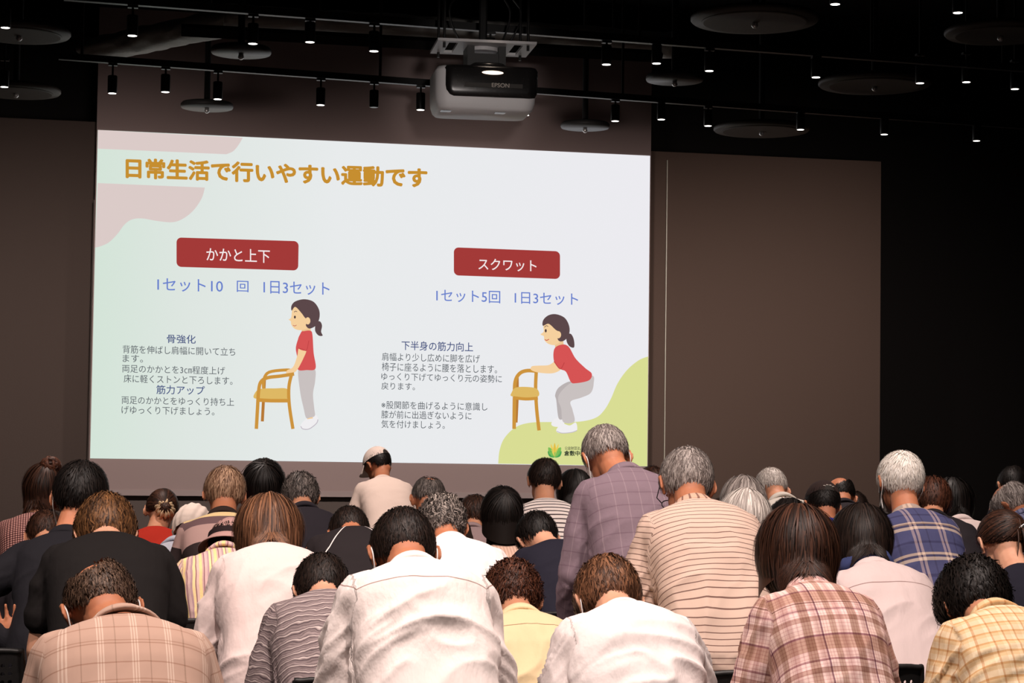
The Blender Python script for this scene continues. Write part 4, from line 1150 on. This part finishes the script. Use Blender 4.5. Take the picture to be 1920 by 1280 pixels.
Mpinkj = fabric('pale_pink_jacket', (226, 206, 204), .4, yoke=.36)
Mblueplaid = plaid('blue_cream_plaid', .125, [(0, (62, 64, 98)), (.34, (168, 148, 148)), (.44, (58, 52, 84)), (.50, (176, 156, 152)), (.60, (62, 64, 98)), (.86, (42, 40, 64)), (.92, (62, 64, 98))],
                   .150, [(0, (74, 76, 112)), (.30, (214, 192, 170)), (.40, (60, 54, 74)), (.48, (210, 186, 160)), (.56, (74, 76, 112)), (.85, (50, 48, 78)), (.92, (74, 76, 112))], mode='MIX', fac=.5, fine=.3, yoke=.375)
Mdarkj = fabric('dark_jacket_cloth', (40, 36, 40), .2)
Mwhitej = fabric('white_jacket_cloth', (214, 196, 192), .3)
Mbluest = striped('blue_grey_stripe', .022, [(0, (126, 128, 158)), (.6, (92, 94, 124))], axis=0, fine=.2)
Mgingham = plaid('grey_pink_gingham', .012, [(0, (212, 176, 168)), (.5, (120, 84, 84))], .012, [(0, (255, 240, 236)), (.5, (140, 104, 104))], fine=.1)
Mred = fabric('red_cloth', (168, 42, 28), .3)
Mltblue = fabric('light_blue_crinkle', (176, 178, 190), .9)
Mband = striped('cream_mauve_band_sweater', .27, [(0, (50, 40, 40)), (.26, (178, 146, 140)), (.62, (108, 84, 86)), (.82, (228, 200, 148)), (.99, (200, 174, 156))], fine=.15, off=.20)
Mgreyj = fabric('dark_grey_blue_cloth', (40, 36, 42), .2)
Mtee = fabric('pale_tee_cloth', (228, 206, 194), .2)
Mgreysh = fabric('grey_cloth', (150, 128, 128), .3)
Mgreenw = fabric('pale_grey_green_cloth', (200, 192, 182), .25, yoke=.39)
Mblue = fabric('royal_blue_cloth', (52, 54, 140), .2)
Mbrownd = fabric('dark_brown_cloth', (48, 36, 32), .2)
Mscarf = fabric('blue_scarf_cloth', (64, 74, 118), .6)

NIGHT = (26, 24, 28)
# nearest row
person('balding man in tan checked blazer, nearest figure at bottom left', (228, 1150), 720, (190, 1057), 'short', 'thin', Mtan, sw=1.14, collar='jacket', mask=True, skin='tan', hs=1.12, yaw=.05,
       hairmod=dict(bald=((-.36, -.70, .62), .56), n=2200, ln=.026, thick=.009), ease=.006, wr=.35, pants=(70, 62, 56))
person('man in white dress shirt with short dark hair, centre front', (775, 1048), 660, (756, 960), 'short', 'softblack', Mwhite, sw=1.02, mask=True, hs=1.1, ease=.014, wr=2.0, skin='tan', pants=NIGHT,
       hairmod=dict(thick=.009))
person('person in plain white shirt with tousled brown hair, front right of centre', (1166, 1140), 640, (1140, 1050), 'fluffy', 'brown', Mwhite2, sw=.98, sleeve=.6, collar='tee', mask=True, hs=1.08, ease=.014, wr=1.6, skin='pale',
       hairmod=dict(n=3000, thick=.016, ln=.06))
person('woman in pink and brown plaid shirt with dark brown bob', (1516, 1088), 655, (1492, 950), 'helmet', 'darkbrown', Mplaid, sw=.88, hs=1.10, ease=.012, wr=.8, skin='tan', hairmod=dict(n=6500, ln=.16, thick=.016))
person('person in cream checked shirt with fluffy black hair, bottom right corner', (1866, 1135), 640, (1826, 1053), 'fluffy', 'black', Mcream, sw=.97, hs=1.08, ease=.014, wr=1.5, hairmod=dict(thick=.026, curl=.007, n=3400))
# second row
person('person in grey wavy striped knit with black hair, left of the white shirt', (610, 1116), 545, (603, 1045), 'fluffy', 'softblack', Mwave, sw=1.0, hs=1.06, collar='none', ease=.012, wr=1.0, skin='pale', hairmod=dict(thick=.015))
person('person in pale yellow jacket with curly red brown hair', (975, 1142), 545, (960, 1058), 'curly', 'redbrown', Myellow, sw=.98, hs=1.08, ease=.010, wr=1.2)
person('grey-haired man in beige striped polo shirt and glasses', (1302, 938), 525, (1287, 843), 'short', 'grey', Mpolostr, sw=1.10, hs=1.08, colmat=Mpolocol, sleeve=.55, glasses=True, skin='tan', ease=.012, wr=1.1, pants=(60, 52, 48), S=1.06, hairmod=dict(n=3600, thick=.012))
person('woman in black short-sleeved shirt with golden brown hair', (202, 1008), 560, (198, 932), 'fluffy', 'goldbrown', Mblack, sw=1.04, hs=1.08, sleeve=.30, collar='none', skin='pale', wr=.4, pants=NIGHT, ease=.008)
person('woman in pale pink jacket with black bob and blue scarf', (1634, 1052), 508, (1612, 948), 'helmet', 'softblack', Mpinkj, sw=.98, hs=1.10, collar='jacket', ease=.014, wr=.8, hairmod=dict(n=6500, ln=.135, thick=.014),
       extra=lambda o, hd, HR, hs, rng, ho, Hl: [link('scarf', mesh('scarf', *((lambda r: (r[0], r[1]))(loft([[hd(np.array((math.cos(a) * r, -.03 + math.sin(a) * r * .95, -.10 + z + .010 * math.sin(a * 5)))) for a in np.linspace(0, 2 * math.pi, 40, endpoint=False)] for r, z in ((.060, -.03), (.066, .0), (.073, .012), (.084, .0), (.096, -.03), (.09, -.05))]))), True), Mscarf, o)])
person('woman in navy top with brown hair held by a silver clip', (1908, 1062), 460, (1880, 960), 'tied', 'darkbrown', Mnavy2, sw=.95, hs=1.12, collar='none', skin='pale', hairmod=dict(to=(.45, -.85, .1), n=3600, thick=.016),
       extra=hair_clip((.046, -.112, .004)))
# third row
person('broad man in dark navy shirt, black hair, at the left', (126, 992), 485, (150, 865), 'short', 'black', Mnavy, sw=1.0, hs=1.14, mask=True, skin='tan', hairmod=dict(thick=.018, ln=.05), yaw=-.1, wr=.5, pants=NIGHT,
       hands=[(P(24, 1212, F / 485 - .32), (-.8, -.4, -.5), (-.1, .1, 1.), (-1., .1, .1)), None])
person('woman in pale pinkish blouse with long straight brown hair', (508, 1030), 480, (503, 930), 'helmet', 'brown', Mpinkw, sw=1.08, hs=1.12, collar='none', ease=.016, wr=1.7, hairmod=dict(n=6500, ln=.21, cc=(0, -.012, -.012), cr=(.092, .106, .116), thick=.018))
person('man in white shirt with curly salt-and-pepper hair behind the centre man', (845, 1008), 468, (829, 932), 'curly', 'salt', Mwhite2, sw=1.08, hs=1.06, ease=.012, wr=.7, skin='tan', hairmod=dict(thick=.013))
person('tall grey man in mauve windowpane jacket, head before the slide', (1172, 876), 470, (1136, 800), 'short', 'grey', Mpurple, sw=1.02, hs=1.06, mask=True, skin='tan', S=1.09, ease=.014, wr=.8, hairmod=dict(back=-.25, thick=.010, n=2600, whorl=(0, -.5, .87)), pants=(50, 44, 50))
person('white-haired man in blue and cream plaid shirt', (1702, 952), 420, (1688, 847), 'short', 'white', Mblueplaid, sw=1.0, hs=1.12, mask=True, skin='tan', S=1.03, wr=.6, hairmod=dict(n=3600, thick=.014, back=-.72), pants=(26, 24, 28), ease=.010)
person('older woman with pale grey bob right of the striped polo', (1396, 1012), 462, (1394, 918), 'helmet', 'lightgrey', Mgreysh, sw=.92, hs=1.06, hairmod=dict(n=3600))
# fourth row
person('person in black sport polo with white piping', (662, 992), 430, (655, 955), 'short', 'softblack', Mpolo, sw=1.05, hs=1.02, collar='none', skin='tan', wr=.4)
person('person with mauve brimmed hat and yellow striped shirt', (420, 1024), 442, (428, 968), 'short', 'black', Myst, sw=1.0, hs=1.0, hat=sun_hat((178, 140, 134), (40, 30, 32)), wr=1., hp=-.55, topoff=.03)
person('woman in navy top with short black hair, beside the mauve jacket', (1040, 1016), 412, (1008, 963), 'short', 'black', Mnavy2, sw=1.02, hs=1.06, collar='none', skin='pale', wr=.5, hairmod=dict(thick=.015))
person('woman in pleated beige blouse with glossy black bob', (940, 1024), 375, (941, 908), 'helmet', 'black', Mbeige, sw=.92, hs=1.06, collar='none', skin='mid', hairmod=dict(ln=.13, cc=(0, -.012, -.008), cr=(.082, .098, .108)), ease=.006)
person('woman with dark grey bob behind the pale grey bob', (1398, 975), 393, (1392, 893), 'helmet', 'grey', Mdarkj, sw=.9, hs=1.06, hairmod=dict(n=3600))
person('person showing only a black crown above the brown bob', (1478, 1008), 430, (1476, 937), 'short', 'black', Mdarkj, sw=.9, hs=1.05)
person('man in dark cap with pale stitching and blue collar', (1552, 978), 366, (1542, 902), 'crop', 'black', Mblue, sw=1.0, hs=1.05, skin='tan', hat=cap_hat((52, 40, 38), logo=True), topoff=.018)
person('person in dark jacket with brown hair right of the white-haired man', (1748, 962), 392, (1744, 896), 'fluffy', 'redbrown', Mdarkj, sw=.98, hs=1.02, wr=.4)
person('person in cream knitted hat and light blue blouse', (332, 1012), 368, (358, 946), 'crop', 'softblack', Mltblue, sw=1.04, hs=1.0, hat=beanie((232, 214, 202)), wr=1., topoff=.035, hp=.15)
person('sandy grey man in cream and mauve banded sweater', (418, 958), 393, (421, 876), 'short', 'sandy', Mband, sw=1.08, hs=1.10, colmat=Mbrownd, skin='tan', wr=.4, hairmod=dict(n=3600, thick=.016))
# fifth row and beyond
person('person in black and white striped top with black hair', (1020, 938), 345, (1020, 860), 'short', 'softblack', Mbw, sw=.98, hs=1.02, collar='none', skin='mid', wr=.4, hairmod=dict(thick=.014))
person('woman with long black hair in a white jacket at the right', (1800, 972), 338, (1782, 897), 'long', 'black', Mwhitej, sw=1.12, hs=1.06)
person('balding grey man in blue striped shirt at the right edge', (1922, 960), 365, (1896, 905), 'short', 'grey', Mbluest, sw=1.0, hs=1.04, skin='tan', hairmod=dict(bald=((0, .1, 1.), .95)), hyaw=.7)
person('woman in red top with a cream scrunchie', (290, 990), 340, (303, 918), 'tied', 'darkbrown', Mred, sw=.92, hs=1.02, collar='none', hairmod=dict(to=(.15, -.9, -.3)), extra=scrunchie((.02, -.105, -.045), .030, (214, 186, 150)))
person('man with close-cropped grey hair and pale grey shirt', (1466, 930), 345, (1446, 880), 'crop', 'lightgrey', Mgreenw, sw=1.02, hs=1.05, skin='mid', wr=.5)
person('man in dark navy jacket with tousled grey hair, left of the cap', (570, 948), 372, (563, 888), 'fluffy', 'darkgrey', Mgreyj, sw=1.05, hs=1.02, wr=.4, hairmod=dict(thick=.014, curl=.008))
person('man with balding grey crown right of the white cap', (805, 955), 355, (803, 895), 'crop', 'darkgrey', Mbrownd, sw=1.0, hs=1.06, skin='tan', hairmod=dict(bald=((0, -.72, .68), .42)))
person('woman in grey gingham blouse with dark pinned-up hair, far left', (68, 965), 365, (82, 866), 'helmet', 'darkbrown', Mgingham, sw=.98, hs=1.04, collar='none', hairmod=dict(n=3000), extra=bun((.02, -.06, .098), .044, 'redbrown'), wr=.4)
person('tall woman with straight black hair and sparkling clips', (495, 960), 345, (494, 861), 'long', 'black', Mdarkj, sw=.94, hs=1.02, hairmod=dict(ln=.24), extra=sparkle_clips)
person('man in white baseball cap and pale tee shirt', (716, 897), 268, (708, 838), 'crop', 'black', Mtee, sw=1.02, hs=1.04, collar='tee', skin='tan', hat=cap_hat((226, 208, 198), None, True), topoff=.018, hyaw=.5, sleeve=.5, wr=.4, yaw=.1)
person('bald-headed man behind the dark cap', (1582, 940), 325, (1574, 895), 'crop', 'black', Mdarkj, sw=.95, hs=1.04, skin='tan', hairmod=dict(bald=((-.45, -.5, .75), 1.0)))
person('dark-haired person in grey shirt left of the glossy black bob', (884, 985), 322, (888, 930), 'fluffy', 'darkbrown', Mgreysh, sw=.95, hs=1.0)
person('person with dark bob half hidden behind the mauve jacket', (1080, 945), 316, (1076, 880), 'helmet', 'black', Mdarkj, sw=.9, hs=1.04, hairmod=dict(n=3000))
person('person with dark hair half hidden behind the navy man at left', (86, 1012), 420, (86, 960), 'short', 'darkbrown', Mdarkj, sw=.85, hs=1.0)
person('person with dark hair peeping beside the dark cap', (1606, 955), 292, (1602, 925), 'short', 'softblack', Mdarkj, sw=.9, hs=1.02)
person('person with dark hair at the far right edge, behind the balding man', (1905, 920), 320, (1899, 876), 'short', 'black', Mdarkj, sw=.9, hs=1.02)
person('person showing only a dark crown beside the mauve jacket shoulder', (1224, 905), 300, (1222, 877), 'short', 'darkbrown', Mdarkj, sw=.9, hs=1.0)
person('person showing only dark hair between polo collar and grey bob', (1352, 962), 285, (1350, 938), 'short', 'darkbrown', Mdarkj, sw=.85, hs=1.0)

# ------------------------------------------------------------------ chairs
plastic = plain('black_plastic', (.014, .013, .013), .45, spec=.5)
def holes_panel(w_, h_, nx, nz, th, curve):
    V = []; Fc = []
    cw, chh = w_ / nx, h_ / nz
    for j in range(nz):
        for i in range(nx):
            cx, cz = -w_ / 2 + cw * (i + .5), chh * (j + .5); k = len(V)
            solid = j in (0, nz - 1) or i in (0, nx - 1)
            sq = [(cx + cw * .5 * a, cz + chh * .5 * b) for a, b in ((1, 0), (1, 1), (0, 1), (-1, 1), (-1, 0), (-1, -1), (0, -1), (1, -1))]
            if solid:
                V += [(x, 0, z) for x, z in sq]; Fc.append(tuple(range(k, k + 8)))
            else:
                r = min(cw, chh) * .30
                V += [(x, 0, z) for x, z in sq] + [(cx + r * math.cos(a * math.pi / 4), 0, cz + r * math.sin(a * math.pi / 4)) for a in range(8)]
                Fc += [(k + a, k + (a + 1) % 8, k + 8 + (a + 1) % 8, k + 8 + a) for a in range(8)]
    V = [(x, curve * (1 - (2 * x / w_) ** 2), z) for x, _, z in V]
    me = mesh('panel', V, Fc)
    return me
CHW = .335
back_me = None
def make_chair():
    t = empty('stacking_chair')
    me = holes_panel(CHW, .30, 14, 11, .01, -.025)
    b = link('backrest', me, plastic, t); b.location = (0, -.20, .53); b.rotation_euler = (.10, 0, 0)
    s = b.modifiers.new('s', 'SOLIDIFY'); s.thickness = .008; s.offset = 0
    me2 = holes_panel(CHW, .34, 14, 12, .01, .012)
    st = link('seat', me2, plastic, t); st.location = (0, -.17, .445); st.rotation_euler = (-math.pi / 2 , 0, 0); st.scale = (1, 1, -1)
    s = st.modifiers.new('s', 'SOLIDIFY'); s.thickness = .010; s.offset = 0
    rail = [(-CHW / 2 - .004, -.212, .52), (-CHW / 2 - .004, -.225, .80), (-CHW / 2 + .02, -.235, .832), (0, -.262, .836), (CHW / 2 - .02, -.235, .832), (CHW / 2 + .004, -.225, .80), (CHW / 2 + .004, -.212, .52)]
    MB().tube(smooth_pts(rail), .010, 8).build('back_frame', plastic, t, True)
    MB().tube([(-CHW / 2, -.17, .435), (CHW / 2, -.17, .435)], .009, 8).tube([(-CHW / 2, .16, .435), (CHW / 2, .16, .435)], .009, 8).build('seat_frame', tmet, t, True)
    for sx in (-1, 1):
        MB().tube([(sx * CHW / 2, .16, .437), (sx * (CHW / 2 + .006), .18, .011)], .010, 8).build('leg', tmet, t, True)
        MB().tube([(sx * (CHW / 2 + .004), -.212, .53), (sx * CHW / 2, -.17, .435), (sx * (CHW / 2 + .006), -.22, .011)], .010, 8).build('leg', tmet, t, True)
    return t
def copy_chair(src):
    r = src.copy(); C.objects.link(r)
    for ch in list(src.children):
        c = ch.copy(); C.objects.link(c); c.parent = r
    return r
ch0 = None
for px, py, lab in ((1430, 1256, 'black perforated chair back between the striped polo and the plaid shirt'), (1637, 1246, 'black perforated chair back below the pink jacket'),
                    (1846, 1246, 'black perforated chair back partly behind the cream checked shirt'), (662, 1269, 'black chair back low beside the white dress shirt, under the wavy knit'),
                    (1015, 1147, 'black chair back below the navy top, beside the brown tousled hair'), (-58, 1216, 'black perforated chair back at the left edge under the raised hand'),
                    (309, 1160, 'black perforated chair back glimpsed between black shirt and pale blouse'), (1728, 1166, 'black chair back below the blue plaid shirt')):
    p = at_z(px, py, .842)
    c = make_chair() if ch0 is None else copy_chair(ch0)
    if ch0 is None: ch0 = c
    c.location = (p.x, p.y + .235, 0)
    tag(c, lab, 'chair', 'black stacking chairs of the audience')
